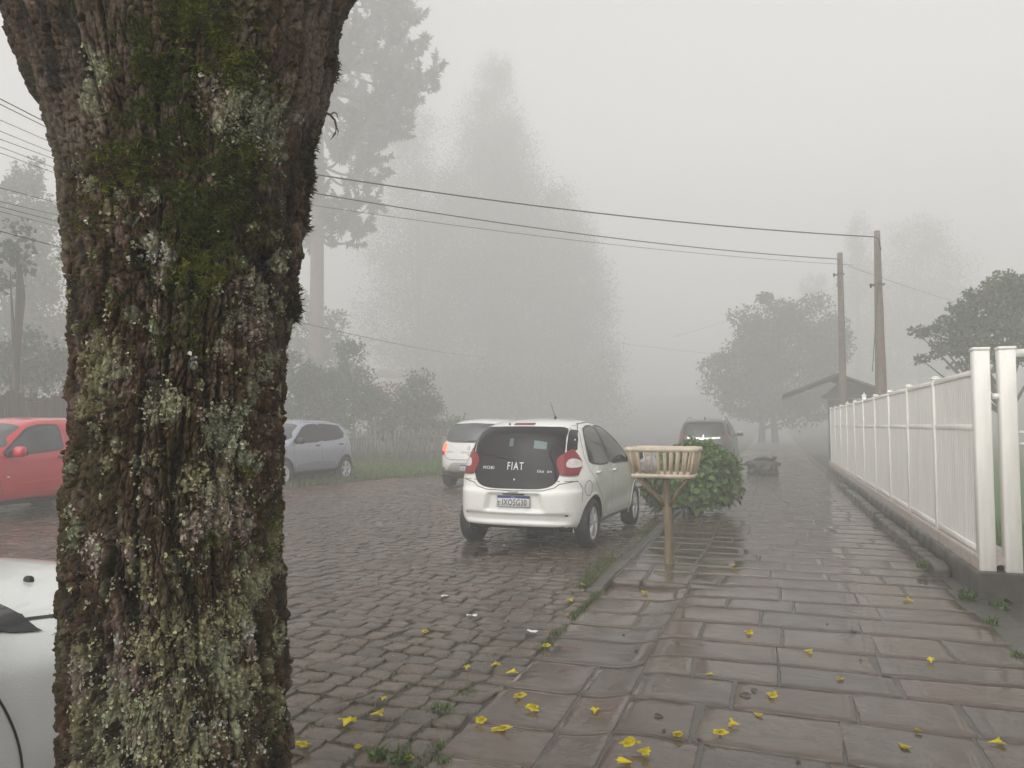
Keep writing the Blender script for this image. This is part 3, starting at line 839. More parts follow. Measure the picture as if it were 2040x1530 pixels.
class Car:
    def __init__(s, name, label, cat, loc, rz, spec, paint_m, group=None):
        s.sp = spec; s.root = thing(name, label, cat, loc, rz, group); s.pm = paint_m
        s.shell()
    # ---- body surface: rounded box bent into the side silhouette, then given its plan width
    def shell(s):
        sp = s.sp; cell = sp.get('cell', .035)
        Ln = sp['T'][-1][0] - sp['T'][0][0]
        ny = int((sp['F'][1][0] - sp['R'][1][0]) / cell); nz = int(1.3 / cell); nx = int(1.6 / cell)
        Vs, Fs, n0 = [], [], 0
        for ax, (nu, nv) in ((0, (ny, nz)), (1, (nx, nz)), (2, (nx, ny))):
            for sg in (-1, 1):
                # denser towards the edges of each face
                u = np.linspace(-1, 1, nu); v = np.linspace(-1, 1, nv)
                U, Vv = np.meshgrid(u, v); W = np.full(U.shape, float(sg))
                if ax == 0: p = np.stack([W, U, Vv], -1)
                elif ax == 1: p = np.stack([U, W, Vv], -1)
                else: p = np.stack([U, Vv, W], -1)
                f = grid_faces(nu, nv)
                flip = (ax == 0 and sg < 0) or (ax == 1 and sg > 0) or (ax == 2 and sg < 0)
                Vs.append(p.reshape(-1, 3)); Fs.append((f[:, ::-1] if flip else f) + n0); n0 += nu * nv
        p = np.concatenate(Vs); F = np.concatenate(Fs)
        ex = sp.get('exp', 9.0)
        q = p / (np.abs(p) ** ex).sum(1)[:, None] ** (1 / ex)
        b, c = (q[:, 1] + 1) / 2, (q[:, 2] + 1) / 2
        fR, fT, fF, fB = [resample(sp[k], 0) for k in ('R', 'T', 'F', 'B')]
        Bp, Tp, Rp, Fp = fB(b), fT(b), fR(c), fF(c)
        b_, c_ = b[:, None], c[:, None]
        K = lambda k, i: np.asarray(sp[k][i], float)
        YZ = (1 - c_) * Bp + c_ * Tp + (1 - b_) * Rp + b_ * Fp - ((1 - b_) * (1 - c_) * K('B', 0) + b_ * (1 - c_) * K('B', -1) + (1 - b_) * c_ * K('T', 0) + b_ * c_ * K('T', -1))
        y, z = YZ[:, 0], YZ[:, 1]
        w = pchip(*zip(*sp['wz']), z) * pchip(*zip(*sp['wy']), y)
        # cabin narrows towards the front of the roof
        x = q[:, 0] * w
        # bulge of rear and front faces in plan, roof crown
        rear = sst(0.5, 1.0, -q[:, 1]); front = sst(.5, 1., q[:, 1]); top = sst(.5, 1., q[:, 2])
        y = y + sp.get('rbulge', .09) * rear * (q[:, 0] ** 2) - sp.get('fbulge', .22) * front * (np.abs(q[:, 0]) ** 2.4)
        z = z - sp.get('crown', .035) * top * q[:, 0] ** 2
        V = np.stack([x, y, z], -1)
        if 'detail' in sp: V = sp['detail'](V, q)
        # weld the six sheets
        key = np.round(V * 5000).astype(np.int64)
        _, idx, inv = np.unique(key, axis=0, return_index=True, return_inverse=True)
        V = V[idx]; F = inv.reshape(-1)[F]
        F = F[(F[:, 0] != F[:, 1]) & (F[:, 1] != F[:, 2]) & (F[:, 2] != F[:, 3]) & (F[:, 3] != F[:, 0])]
        s.bvh = BVHTree.FromPolygons([tuple(v) for v in V], [tuple(f) for f in F])
        cen = V[F].mean(1)
        keep = np.ones(len(F), bool)
        for yc in sp['axles']:
            d = np.hypot(cen[:, 1] - yc, cen[:, 2] - sp['wr'])
            keep &= ~((d < sp['arch'] - .005) & (np.abs(cen[:, 0]) > .42))
        F = F[keep]; cen = cen[keep]
        low = (cen[:, 2] < sp.get('cladz', -1))
        nrm = np.cross(V[F[:, 1]] - V[F[:, 0]], V[F[:, 2]] - V[F[:, 0]]); nrm /= np.linalg.norm(nrm, axis=1)[:, None] + 1e-12
        under = (nrm[:, 2] < -.72) & (cen[:, 2] < .42)
        midx = np.where(under, 1, np.where(low, 2, 0))
        np_mesh('body', V, F, None, None, s.root, None, True, [s.pm, M_dark, M_blackp], midx)
        for yc in sp['axles']:
            for sx in (-1, 1): s.arch(yc, sx); s.wheel(yc, sx)
        # dark floor pan that closes the view from arch to arch
        mb = MB(); mb.box((0, (sp['R'][1][0] + sp['F'][1][0]) / 2, .30), (1.1, sp['F'][1][0] - sp['R'][1][0] - .5, .16), bev=.03)
        mb.build('floor_pan', M_dark, s.root)
    def hit(s, o, d):
        h = s.bvh.ray_cast(Vector(o), Vector(d))
        return (np.array(h[0]), np.array(h[1])) if h[0] is not None else (None, None)
    def arch(s, yc, sx):
        sp = s.sp; r = sp['arch']; zc = sp['wr']
        a = np.linspace(R(-24), R(204), 44); V = []
        for t in a:
            row = []
            hw = None
            for rr, dx in ((r + .022, .0), (r + .012, .007), (r - .012, .007), (r - .016, -.02), (r - .016, -.26)):
                yy, z_ = yc + rr * math.cos(t), max(zc + rr * math.sin(t), sp['B'][1][1] + .0)
                if hw is None or rr >= r + .005:
                    p, _ = s.hit((sx * 2, yc + (r + .03) * math.cos(t), max(zc + (r + .03) * math.sin(t), sp['B'][1][1] + .05)), (-sx, 0, 0))
                    if p is not None: hw = abs(p[0])
                    elif hw is None: hw = sp['wz'][1][1]
                row.append((sx * (hw + dx), yy, z_))
            V.append(row)
        f = grid_faces(5, len(a))
        mi = np.where(np.tile(np.arange(4), len(a) - 1) < (3 if sp.get('clad') else 2), 2 if sp.get('clad') else 0, 1)
        np_mesh('wheel_arch', np.array(V), f if sx < 0 else f[:, ::-1], None, None, s.root, None, True, [s.pm, M_dark, M_blackp], mi)
    def wheel(s, yc, sx):
        sp = s.sp; r = sp['wr']; w = sp.get('tw', .18); rim = r * sp.get('rimr', .66); xo = sp['wx']
        e = bpy.data.objects.new('wheel', None); link(e); e.parent = s.root; e.location = (sx * xo, yc, r)
        def lathe(prof, n=40):
            prof = np.array(prof); a = np.linspace(0, 2 * np.pi, n, endpoint=False)
            V = np.stack([np.broadcast_to(prof[:, None, 0], (len(prof), n)), prof[:, None, 1] * np.cos(a), prof[:, None, 1] * np.sin(a)], -1)
            return V.reshape(-1, 3), grid_faces(n, len(prof), True)
        h = w / 2
        V, F = lathe([(-h, rim * .9), (-h, r * .80), (-h * .93, r * .93), (-h * .72, r * .985), (0, r), (h * .72, r * .985), (h * .93, r * .93), (h, r * .80), (h * .88, rim * 1.0), (h * .55, rim * .97), (h * .3, rim * .95)])
        V[:, 0] *= sx; np_mesh('tyre', V, F if sx > 0 else F[:, ::-1], None, M_tyre, e)
        mb = MB()
        V, F = lathe([(h * .45, rim * .97), (h * .80, rim * .985), (h * .80, rim * .90), (h * .40, rim * .86), (h * .1, rim * .8)]); mb.add(V * [sx, 1, 1], F if sx > 0 else F[:, ::-1])
        V, F = lathe([(h * .92, .001), (h * .92, rim * .10), (h * .86, rim * .20), (h * .5, rim * .24)], 20); mb.add(V * [sx, 1, 1], F if sx > 0 else F[:, ::-1])
        ns = sp.get('spokes', 5); two = sp.get('twin', True)
        for k in range(ns):
            for dd in ((-.19, .19) if two else (0,)):
                a0 = 2 * np.pi * k / ns + .3; a1 = a0 + dd
                p0 = np.array([0, math.cos(a0 + dd * .5), math.sin(a0 + dd * .5)]) * rim * .14; p1 = np.array([0, math.cos(a1), math.sin(a1)]) * rim * .93
                t = (p1 - p0) / np.linalg.norm(p1 - p0); sd = np.array([0, -t[2], t[1]]) * rim * (.052 if two else .10)
                q = [p0 + sd * .9, p1 + sd * 1.15, p1 - sd * 1.15, p0 - sd * .9]
                out = [v + [sx * (h * .90 if i in (0, 3) else h * .74), 0, 0] for i, v in enumerate(q)]; inn = [v + [sx * h * .35, 0, 0] for v in q]
                V = np.array(out + inn); F = np.array([[0, 1, 2, 3], [0, 4, 5, 1], [2, 6, 7, 3]])
                mb.add(V, F if sx < 0 else F[:, ::-1])
        mb.build('rim', M_rim, e, col=False)
        V, F = lathe([(h * .12, rim * .92), (h * .1, .002)]); np_mesh('brake_disc', V * [sx, 1, 1], F if sx > 0 else F[:, ::-1], None, M_dark, e)
    # ---- things laid on the body surface. ang: 0 rear, 90 right side, -90 left, 180 front, 'top'
    def frame(s, ang):
        if ang == 'top': return np.array([1., 0, 0]), np.array([0, 1., 0]), np.array([0, 0, 1.])
        a = R(ang); return np.array([math.cos(a), math.sin(a), 0]), np.array([0, 0, 1.]), np.array([math.sin(a), -math.cos(a), 0])
    def project(s, P2, ang, off):
        S, T, Nn = s.frame(ang); last = None; out = []
        for (u, v) in P2:
            o = S * u + T * v + Nn * 4
            if ang not in ('top', 0, 90, -90, 180): o = o + np.array([0, s.sp['R'][2][0], 0])
            p, n = s.hit(o, -Nn)
            if p is None:
                p, n = (last if last is not None else (S * u + T * v, Nn))
            last = (p, n)
            out.append(p + (n if np.dot(n, Nn) > 0 else -n) * off)
        return np.array(out)
    def patch(s, name, poly, ang, m, off=.003, cut=.05, parent=None, mirror=False, edge=None):
        """a panel with a clean outline, draped on the body"""
        bm = bmesh.new()
        vs = [bm.verts.new((u, v, 0)) for u, v in poly]
        f = bm.faces.new(vs); bmesh.ops.triangulate(bm, faces=[f])
        for _ in range(7):
            es = [e for e in bm.edges if e.calc_length() > cut]
            if not es: break
            bmesh.ops.subdivide_edges(bm, edges=es, cuts=1)
            bmesh.ops.triangulate(bm, faces=[f for f in bm.faces if len(f.verts) > 3])
            bmesh.ops.beautify_fill(bm, faces=bm.faces[:], edges=bm.edges[:])
        bm.verts.ensure_lookup_table(); bm.verts.index_update()
        P2 = [(v.co.x, v.co.y) for v in bm.verts]
        V = s.project(P2, ang, off); F = np.array([[v.index for v in f.verts] for f in bm.faces]); bm.free()
        n = np.cross(V[F[:, 1]] - V[F[:, 0]], V[F[:, 2]] - V[F[:, 0]]); Nn = s.frame(ang)[2]
        bad = n @ Nn < 0; F[bad] = F[bad][:, ::-1]
        if mirror: V = V * [-1, 1, 1]; F = F[:, ::-1]
        o = np_mesh(name, V, None, F, m, parent or s.root)
        if edge: s.ribbon('trim', poly, ang, edge[0], edge[1], off + .0012, True, parent=o, mirror=mirror)
        return o
    def ribbon(s, name, pts, ang, width, m, off=.002, closed=False, parent=None, mirror=False, dens=.03):
        pts = np.asarray(pts, float)
        if closed: pts = np.concatenate([pts, pts[:1]])
        out = [pts[0]]
        for a, b in zip(pts[:-1], pts[1:]):
            k = max(1, int(np.linalg.norm(b - a) / dens))
            for t in range(1, k + 1): out.append(a + (b - a) * t / k)
        p = np.array(out); T = np.gradient(p, axis=0)
        if closed: T[0] = T[-1] = p[1] - p[-2]
        T /= np.linalg.norm(T, axis=1)[:, None] + 1e-9; sd = np.stack([-T[:, 1], T[:, 0]], -1) * width / 2
        A = s.project(p + sd, ang, off); B = s.project(p - sd, ang, off)
        V = np.stack([A, B], 1).reshape(-1, 3); F = grid_faces(2, len(p))
        n = np.cross(V[F[:, 1]] - V[F[:, 0]], V[F[:, 2]] - V[F[:, 0]]); Nn = s.frame(ang)[2]
        bad = n @ Nn < 0; F[bad] = F[bad][:, ::-1]
        if mirror: V = V * [-1, 1, 1]; F = F[:, ::-1]
        return np_mesh(name, V, F, None, m, parent or s.root)
    def seam(s, pts, ang, width=.008, mirror=False, name='panel_gap'): return s.ribbon(name, pts, ang, width, M_seam, .0016, mirror=mirror)
    def text(s, name, string, u, v, size, m, ang=0, off=.004, parent=None, sx=1.0, flat=None, bold=0.0, space=1.0):
        cu = bpy.data.curves.new(name, 'FONT'); cu.body = string; cu.size = size; cu.align_x = 'CENTER'; cu.align_y = 'CENTER'; cu.offset = bold; cu.space_character = space
        o = link(bpy.data.objects.new(name, cu)); dg = bpy.context.evaluated_depsgraph_get(); dg.update()
        me = o.evaluated_get(dg).to_mesh(); me.calc_loop_triangles()
        P2 = np.array([(q.co.x * sx + u, q.co.y + v) for q in me.vertices]); F = np.array([t.vertices[:] for t in me.loop_triangles])
        o.evaluated_get(dg).to_mesh_clear(); bpy.data.objects.remove(o)
        if flat is not None: V = np.array([flat(a, b) for a, b in P2])
        else: V = s.project(P2, ang, off)
        Nn = s.frame(ang)[2]; n = np.cross(V[F[:, 1]] - V[F[:, 0]], V[F[:, 2]] - V[F[:, 0]])
        bad = n @ Nn < 0; F[bad] = F[bad][:, ::-1]
        return np_mesh(name, V, None, F, m, parent or s.root, smooth=False)
    def lump(s, name, c, size, m, ex=3.0, rz=0, parent=None, n=9):
        V, F = superbox(size, ex, n); ca, sa = math.cos(rz), math.sin(rz)
        V = V @ np.array([[ca, sa, 0], [-sa, ca, 0], [0, 0, 1]])
        return np_mesh(name, V + np.array(c), F, None, m, parent or s.root)
    def handles(s, pts, sides=(1, -1), m=None):
        for (y, z) in pts:
            for sx in sides:
                p, n = s.hit((sx * 2, y, z), (-sx, 0, 0))
                s.lump('door_handle', p + np.array([sx * .02, 0, 0]), (.045, .17, .034), m or s.pm, 3.2)
    def mirrors(s, y, z, m_shell, m_foot=None, sz=(.2, .11, .15)):
        for sx in (1, -1):
            p, n = s.hit((sx * 2, y, z), (-sx, 0, 0))
            o = s.lump('side_mirror', p + np.array([sx * .13, 0.0, .055]), sz, m_shell, 2.8)
            mb = MB(); mb.tube([p - [sx * .02, 0, 0], p + [sx * .05, 0, .01], p + [sx * .12, 0, .04]], [.035, .028, .03], 8)
            mb.build('mirror_foot', m_foot or M_blackp, o, smooth=True, col=False)
            mb = MB(); mb.box(p + np.array([sx * .13, -sz[1] / 2 - .002, .055]), (sz[0] * .8, .008, sz[2] * .72), bev=.003)
            mb.build('mirror_glass', M_glassl, o, col=False)
    def plate(s, c, tilt, blue=True, text=None, txt_lines=False):
        """licence plate facing the rear; c = centre, tilt = lean (rad)"""
        ct, st = math.cos(tilt), math.sin(tilt)
        Mx = np.array([[1, 0, 0], [0, ct, -st], [0, st, ct]])
        mb = MB(); mb.box(c, (.40, .012, .13), bev=.004, M=Mx); pl = mb.build('license_plate', M_plate, s.root, col=False)
        mb = MB(); mb.box(np.array(c) + Mx @ [0, -.0035, .0495], (.388, .0076, .026), M=Mx); mb.build('blue_band', M_plblue, pl, col=False)
        mb = MB()
        for q, sz in (((0, -.0034, -.0625), (.40, .0078, .005)), ((0, -.0034, .0635), (.40, .0078, .003)), ((-.198, -.0034, 0), (.004, .0079, .122)), ((.198, -.0034, 0), (.004, .0079, .122))):
            mb.box(np.array(c) + Mx @ np.array(q), sz, M=Mx)
        mb.build('plate_edge', M_ink, pl, col=False)
        fl = lambda u, v: np.array(c) + Mx @ np.array([u, -.0085, v])
        if text:
            s.text('plate_number', text, .012, -.014, .098, M_ink, parent=pl, sx=.70, flat=fl, bold=.0012, space=1.12)
            s.text('plate_text', 'BRASIL', 0, .0495, .017, M_plate, parent=pl, flat=fl)
            mb = MB(); mb.box(np.array(c) + Mx @ [-.178, -.0035, -.008], (.022, .0076, .016), M=Mx); mb.box(np.array(c) + Mx @ [-.178, -.0035, -.036], (.014, .0076, .014), M=Mx); mb.build('plate_mark', M_ink, pl, col=False)
        elif txt_lines:
            mb = MB()
            for k in range(7): mb.box(np.array(c) + Mx @ [-.15 + .05 * k, -.0035, -.012], (.03, .0076, .055), M=Mx)
            mb.build('plate_number', mat('faded_ink', (.25, .25, .26), .5), pl, col=False)
        return pl

def superbox(size, ex=3.0, n=9):
    Vs, Fs, n0 = [], [], 0
    u = np.linspace(-1, 1, n); U, W = np.meshgrid(u, u)
    for ax in range(3):
        for sg in (-1, 1):
            C_ = np.full(U.shape, float(sg))
            p = np.stack([C_, U, W], -1) if ax == 0 else np.stack([U, C_, W], -1) if ax == 1 else np.stack([U, W, C_], -1)
            f = grid_faces(n, n)
            flip = (ax == 0 and sg < 0) or (ax == 1 and sg > 0) or (ax == 2 and sg < 0)
            Vs.append(p.reshape(-1, 3)); Fs.append((f[:, ::-1] if flip else f) + n0); n0 += n * n
    p = np.concatenate(Vs); p = p / (np.abs(p) ** ex).sum(1)[:, None] ** (1 / ex)
    key = np.round(p * 1e4).astype(np.int64); _, idx, inv = np.unique(key, axis=0, return_index=True, return_inverse=True)
    F = inv.reshape(-1)[np.concatenate(Fs)]
    return p[idx] * np.array(size) / 2, F

# ------------------------------------------------------------------ the parked white hatchback
def hatch_detail(V, q):
    x, y, z = V[:, 0].copy(), V[:, 1].copy(), V[:, 2]
    rear = (q[:, 1] < -.9) & (np.abs(q[:, 0]) < .985)
    # plate recess in the bumper
    tl = sst(.65, .63, z) * sst(.43, .46, z); hw = .40 - .10 * sst(.45, .60, z) * 0 + .0
    wx = .37 - .28 * (z - .45)
    rec = tl * sst(wx + .02, wx - .045, np.abs(x))
    y = y + np.where(rear, .045 * rec, 0)
    # stepped lower bumper
    gr = sst(.425, .41, z) * sst(.30, .35, z) * sst(.70, .56, np.abs(x))
    y = y + np.where(rear, .040 * gr, 0)
    # shoulder where the bumper stands proud of the tailgate
    bp = sst(.70, .665, z)
    y = y - np.where(q[:, 1] < -.9, .022 * bp, 0)
    # scooped door sides with a swage near the sill
    side = np.abs(q[:, 0]) > .9
    dx = .016 * np.exp(-((z - .47) / .09) ** 2) * sst(-.75, -.45, y) * sst(.85, .6, y)
    # haunch over the rear wheel
    hx = .014 * np.exp(-((z - .78) / .08) ** 2 - ((y + 1.25) / .45) ** 2)
    x = x - np.where(side, np.sign(x) * (dx - hx), 0)
    return np.stack([x, y, z], -1)
def white_hatchback():
    SPEC = dict(cell=.02, axles=(-1.1525, 1.1525), wr=.288, arch=.335, wx=.715, tw=.18, exp=9, spokes=5, twin=True, rimr=.68,
        R=[(-1.62, .20), (-1.69, .26), (-1.72, .42), (-1.718, .62), (-1.69, .74), (-1.655, .90), (-1.61, 1.08), (-1.545, 1.28), (-1.47, 1.43)],
        T=[(-1.47, 1.43), (-1.3, 1.462), (-.95, 1.49), (-.4, 1.505), (.1, 1.475), (.48, 1.37), (.85, 1.15), (1.06, 1.02), (1.35, .955), (1.62, .885), (1.75, .80)],
        F=[(1.74, .24), (1.84, .36), (1.855, .5), (1.83, .66), (1.75, .80)],
        B=[(-1.62, .20), (-1.1, .21), (1.1, .21), (1.74, .24)],
        wz=[(.12, .76), (.22, .785), (.42, .812), (.62, .817), (.80, .808), (.93, .785), (1.05, .742), (1.2, .685), (1.36, .618), (1.45, .575), (1.55, .54)],
        wy=[(-1.75, .90), (-1.60, .945), (-1.35, .985), (-.9, 1.0), (.6, 1.0), (1.2, .97), (1.6, .9), (1.9, .8)],
        rbulge=.10, crown=.04, detail=hatch_detail)
    pm = paint('white_paint', (.80, .795, .765))
    xy = P(1170, 1088)[:2] * .5 + P(950, 1072)[:2] * .5
    rz = R(-2.6); f = np.array([-math.sin(rz), math.cos(rz)])
    c = xy + f * (1.1525 - .22) + np.array([.0, 0])
    car = Car('parked_car', 'small white hatchback with black tailgate glass and bright plate parked at the kerb', 'car', (c[0], c[1], float(road_z(c[0])) - .005), rz, SPEC, pm)
    car.root.scale = (1.06, 1.03, 1.065); car.root.location.x += .085
    # black glass tailgate
    half = [(0, .70), (.30, .705), (.44, .745), (.505, .83), (.53, .98), (.548, 1.12), (.538, 1.25), (.505, 1.375), (.30, 1.392), (0, 1.397)]
    poly = spline(half, 5, False); poly = np.concatenate([poly, (poly * [-1, 1])[::-1][1:-1]])
    rg = car.patch('rear_window', poly, 0, M_blackg, .004, .05)
    car.ribbon('trim', poly, 0, .010, M_seam, .003, True, parent=rg)
    # dark quarter glass wrapping round the pillar beside the tailgate
    for mir in (False, True):
        car.patch('quarter_window', rounded([(.535, 1.365), (.556, 1.25), (.566, 1.12), (.60, 1.10), (.655, 1.135), (.632, 1.25), (.585, 1.355)], .12), 0, M_blackg, .004, .04, mirror=mir)
    # tail lamps: red shell, clear reversing segment, dark red foot
    for mir in (False, True):
        LP = lambda q: np.array(q) * [.88, .86] + [.062, .165]
        o = car.patch('tail_light', spline(LP([(.462, .97), (.475, .86), (.50, .80), (.60, .795), (.72, .80), (.79, .88), (.825, .955), (.795, 1.02), (.745, 1.09), (.69, 1.135), (.58, 1.09), (.488, 1.03)]), 4), 35, M_redlamp, .012, .03, mirror=mir)
        car.patch('reversing_lens', spline(LP([(.575, .915), (.65, .893), (.795, .908), (.818, .955), (.76, .995), (.67, 1.012), (.60, .985)]), 4), 35, M_clear, .0165, .03, parent=o, mirror=mir)
        car.patch('lamp_foot', rounded(LP([(.495, .792), (.505, .832), (.755, .832), (.73, .79)]), .25), 35, M_deepred, .0165, .03, parent=o, mirror=mir)
    # high brake lamp, washer nozzle, spoiler end caps
    car.patch('brake_light', rounded([(-.135, 1.415), (.135, 1.415), (.128, 1.441), (-.128, 1.441)], .2), 0, M_deepred, .004, .03)
    car.lump('washer_nozzle', car.project([(-.19, 1.422)], 0, .006)[0], (.022, .022, .028), M_blackp)
    for sg in (-1, 1):
        car.ribbon('spoiler_gap', [(sg * .525, 1.375), (sg * .515, 1.452)], 0, .014, M_blackp, .003)
    # bumper shut line and latch
    car.seam([(-.70, .79), (-.52, .755), (-.47, .715), (-.34, .682), (0, .676), (.34, .682), (.47, .715), (.52, .755), (.70, .79)], 0, .009)
    mb = MB(); p = car.project([(0, .664)], 0, .002)[0]; mb.box(p, (.12, .03, .02), bev=.006); mb.build('tailgate_latch', mat('latch_grey', (.45, .45, .44), .4), car.root, col=False)
    mb = MB(); p = car.project([(0, .640)], 0, .0)[0]; mb.box(p, (.26, .03, .018), bev=.005); mb.build('plate_lamp', M_blackp, car.root, col=False)
    for u in (-.60, -.34, .30, .62):
        car.lump('parking_sensor', car.project([(u, .50)], 0, .001)[0], (.02, .008, .02), car.pm)
    pc = car.project([(0, .555)], 0, .012)[0]
    car.plate(pc, R(-5), True, 'IXO5G30')
    car.text('badge_lettering', 'FIAT', .0, .945, .125, M_badge, sx=.70, off=.008, bold=.0, space=1.22)
    car.text('model_lettering', 'MOBI', -.335, .925, .05, M_badge, sx=1.1, off=.008, space=1.2)
    car.text('trim_lettering', 'like', .305, .895, .047, M_badge, sx=1.05, off=.008, space=1.15); car.text('trim_lettering', 'on', .405, .895, .047, M_badge, sx=1.05, off=.008, space=1.15)
    # wiper
    mb = MB(); q = car.project([(.0, .80), (-.03, 1.02), (-.10, 1.035), (-.38, 1.07)], 0, .02); mb.tube(q[1:], [.011, .010, .007], 6); mb.lump = None
    mb.build('rear_wiper', M_blackp, car.root, smooth=True, col=False)
    car.lump('lock_button', car.project([(-.0, .80)], 0, .006)[0], (.02, .01, .02), M_badge)
    # reflections of a shop sign painted on the glass as small coloured patches
    car.patch('painted_reflection', [(.20, 1.15), (.35, 1.14), (.35, 1.22), (.20, 1.24)], 0, mat('reflection_green', (.10, .17, .17), .3), .0065, .1, parent=rg)
    car.patch('painted_reflection', [(-.10, 1.17), (-.05, 1.17), (-.05, 1.26), (-.10, 1.26)], 0, mat('reflection_teal', (.05, .10, .09), .3), .0065, .1, parent=rg)
    # side windows
    for mir in (False, True):
        car.patch('rear_door_window', rounded([(-1.19, .985), (-1.12, 1.16), (-1.02, 1.285), (-.88, 1.365), (-.62, 1.402), (-.34, 1.41), (-.36, .945), (-.80, .945)], .22), 90, M_glass, .004, .07, mirror=mir, edge=(.020, M_blackp))
        car.patch('front_door_window', rounded([(-.27, 1.412), (.02, 1.402), (.24, 1.36), (.50, 1.205), (.80, .985), (.83, .925), (.3, .935), (-.27, .942)], .15), 90, M_glass, .004, .07, mirror=mir, edge=(.020, M_blackp))
        car.ribbon('pillar_trim', [(-.315, 1.40), (-.318, .95)], 90, .07, M_blackg, .0028, mirror=mir)
        # doors
        car.seam([(-1.24, .90), (-1.27, 1.05), (-1.20, 1.22), (-1.06, 1.37), (-.86, 1.432), (-.4, 1.452), (.1, 1.432), (.34, 1.36)], 90, mirror=mir)
        car.seam([(-1.24, .90), (-1.08, .74), (-.82, .56), (-.74, .36), (-.70, .29)], 90, mirror=mir)
        car.seam([(-.31, .94), (-.29, .7), (-.30, .42), (-.33, .29)], 90, mirror=mir)
        car.seam([(.86, .92), (.84, .72), (.74, .5), (.70, .29)], 90, mirror=mir)
        car.seam([(-.70, .285), (.70, .275)], 90, .010, mirror=mir)
        car.ribbon('sill_trim', [(-.72, .335), (0, .325), (.7, .315)], 90, .018, mat('sill_light', (.7, .7, .67), .3), .006, mirror=mir)
        car.seam([(-1.66, .79), (-1.5, .785), (-1.45, .70), (-1.47, .56)], 90, mirror=mir)
    a = np.linspace(0, 2 * np.pi, 28, endpoint=False)
    car.ribbon('fuel_cap', np.c_[-1.33 + .085 * np.cos(a), .70 + .085 * np.sin(a)], 90, .007, M_seam, .002, True)
    car.handles([(-1.0, .865), (-.16, .855)])
    for y_ in (-1.0, -.16):
        for sx in (1, -1):
            p, n = car.hit((sx * 2, y_ - .0, .865), (-sx, 0, 0)); car.lump('lock_barrel', p + np.array([sx * .004, -.01, .045]), (.016, .03, .026), car.pm)
    car.mirrors(.74, .955, M_blackp)
    # windscreen and front lamps (seen only from the far side)
    ws = spline([(-.52, 1.36), (0, 1.40), (.52, 1.36), (.60, 1.2), (.66, 1.03), (.4, 1.0), (0, .995), (-.4, 1.0), (-.66, 1.03), (-.60, 1.2)], 4)
    car.patch('windscreen', ws, 180, M_glass, .004, .08)
    for mir in (False, True): car.patch('headlight', spline([(-.72, .72), (-.55, .70), (-.45, .76), (-.56, .82), (-.72, .84)], 4), 180, M_clear, .004, .05, mirror=mir)
    car.patch('grille', rounded([(-.45, .45), (.45, .45), (.5, .62), (-.5, .62)], .2), 180, M_blackp, .004, .06)
    # antenna
    mb = MB(); p = car.project([(.16, -.62)], 'top', 0)[0]
    mb.tube([p, p + [0, -.01, .03]], [.018, .012], 8); mb.tube([p + [0, -.01, .02], p + [-.03, -.12, .21]], [.0035, .002], 5)
    mb.build('antenna', M_blackp, car.root, smooth=True, col=False)
    # exhaust silencer hanging under the tail
    mb = MB(); mb.tube([(.12, -1.50, .245), (.42, -1.52, .245)], [.07, .07], 12); mb.tube([(.42, -1.52, .24), (.50, -1.62, .235), (.50, -1.70, .23)], [.022, .022, .022], 8); mb.build('exhaust', M_dark, car.root, smooth=True, col=False)
    tag(puddle(c[0] - .42, c[1] - 1.6, .62, .85, float(road_z(-3.2)) + .004, 3.1), kind='structure')
white_hatchback()

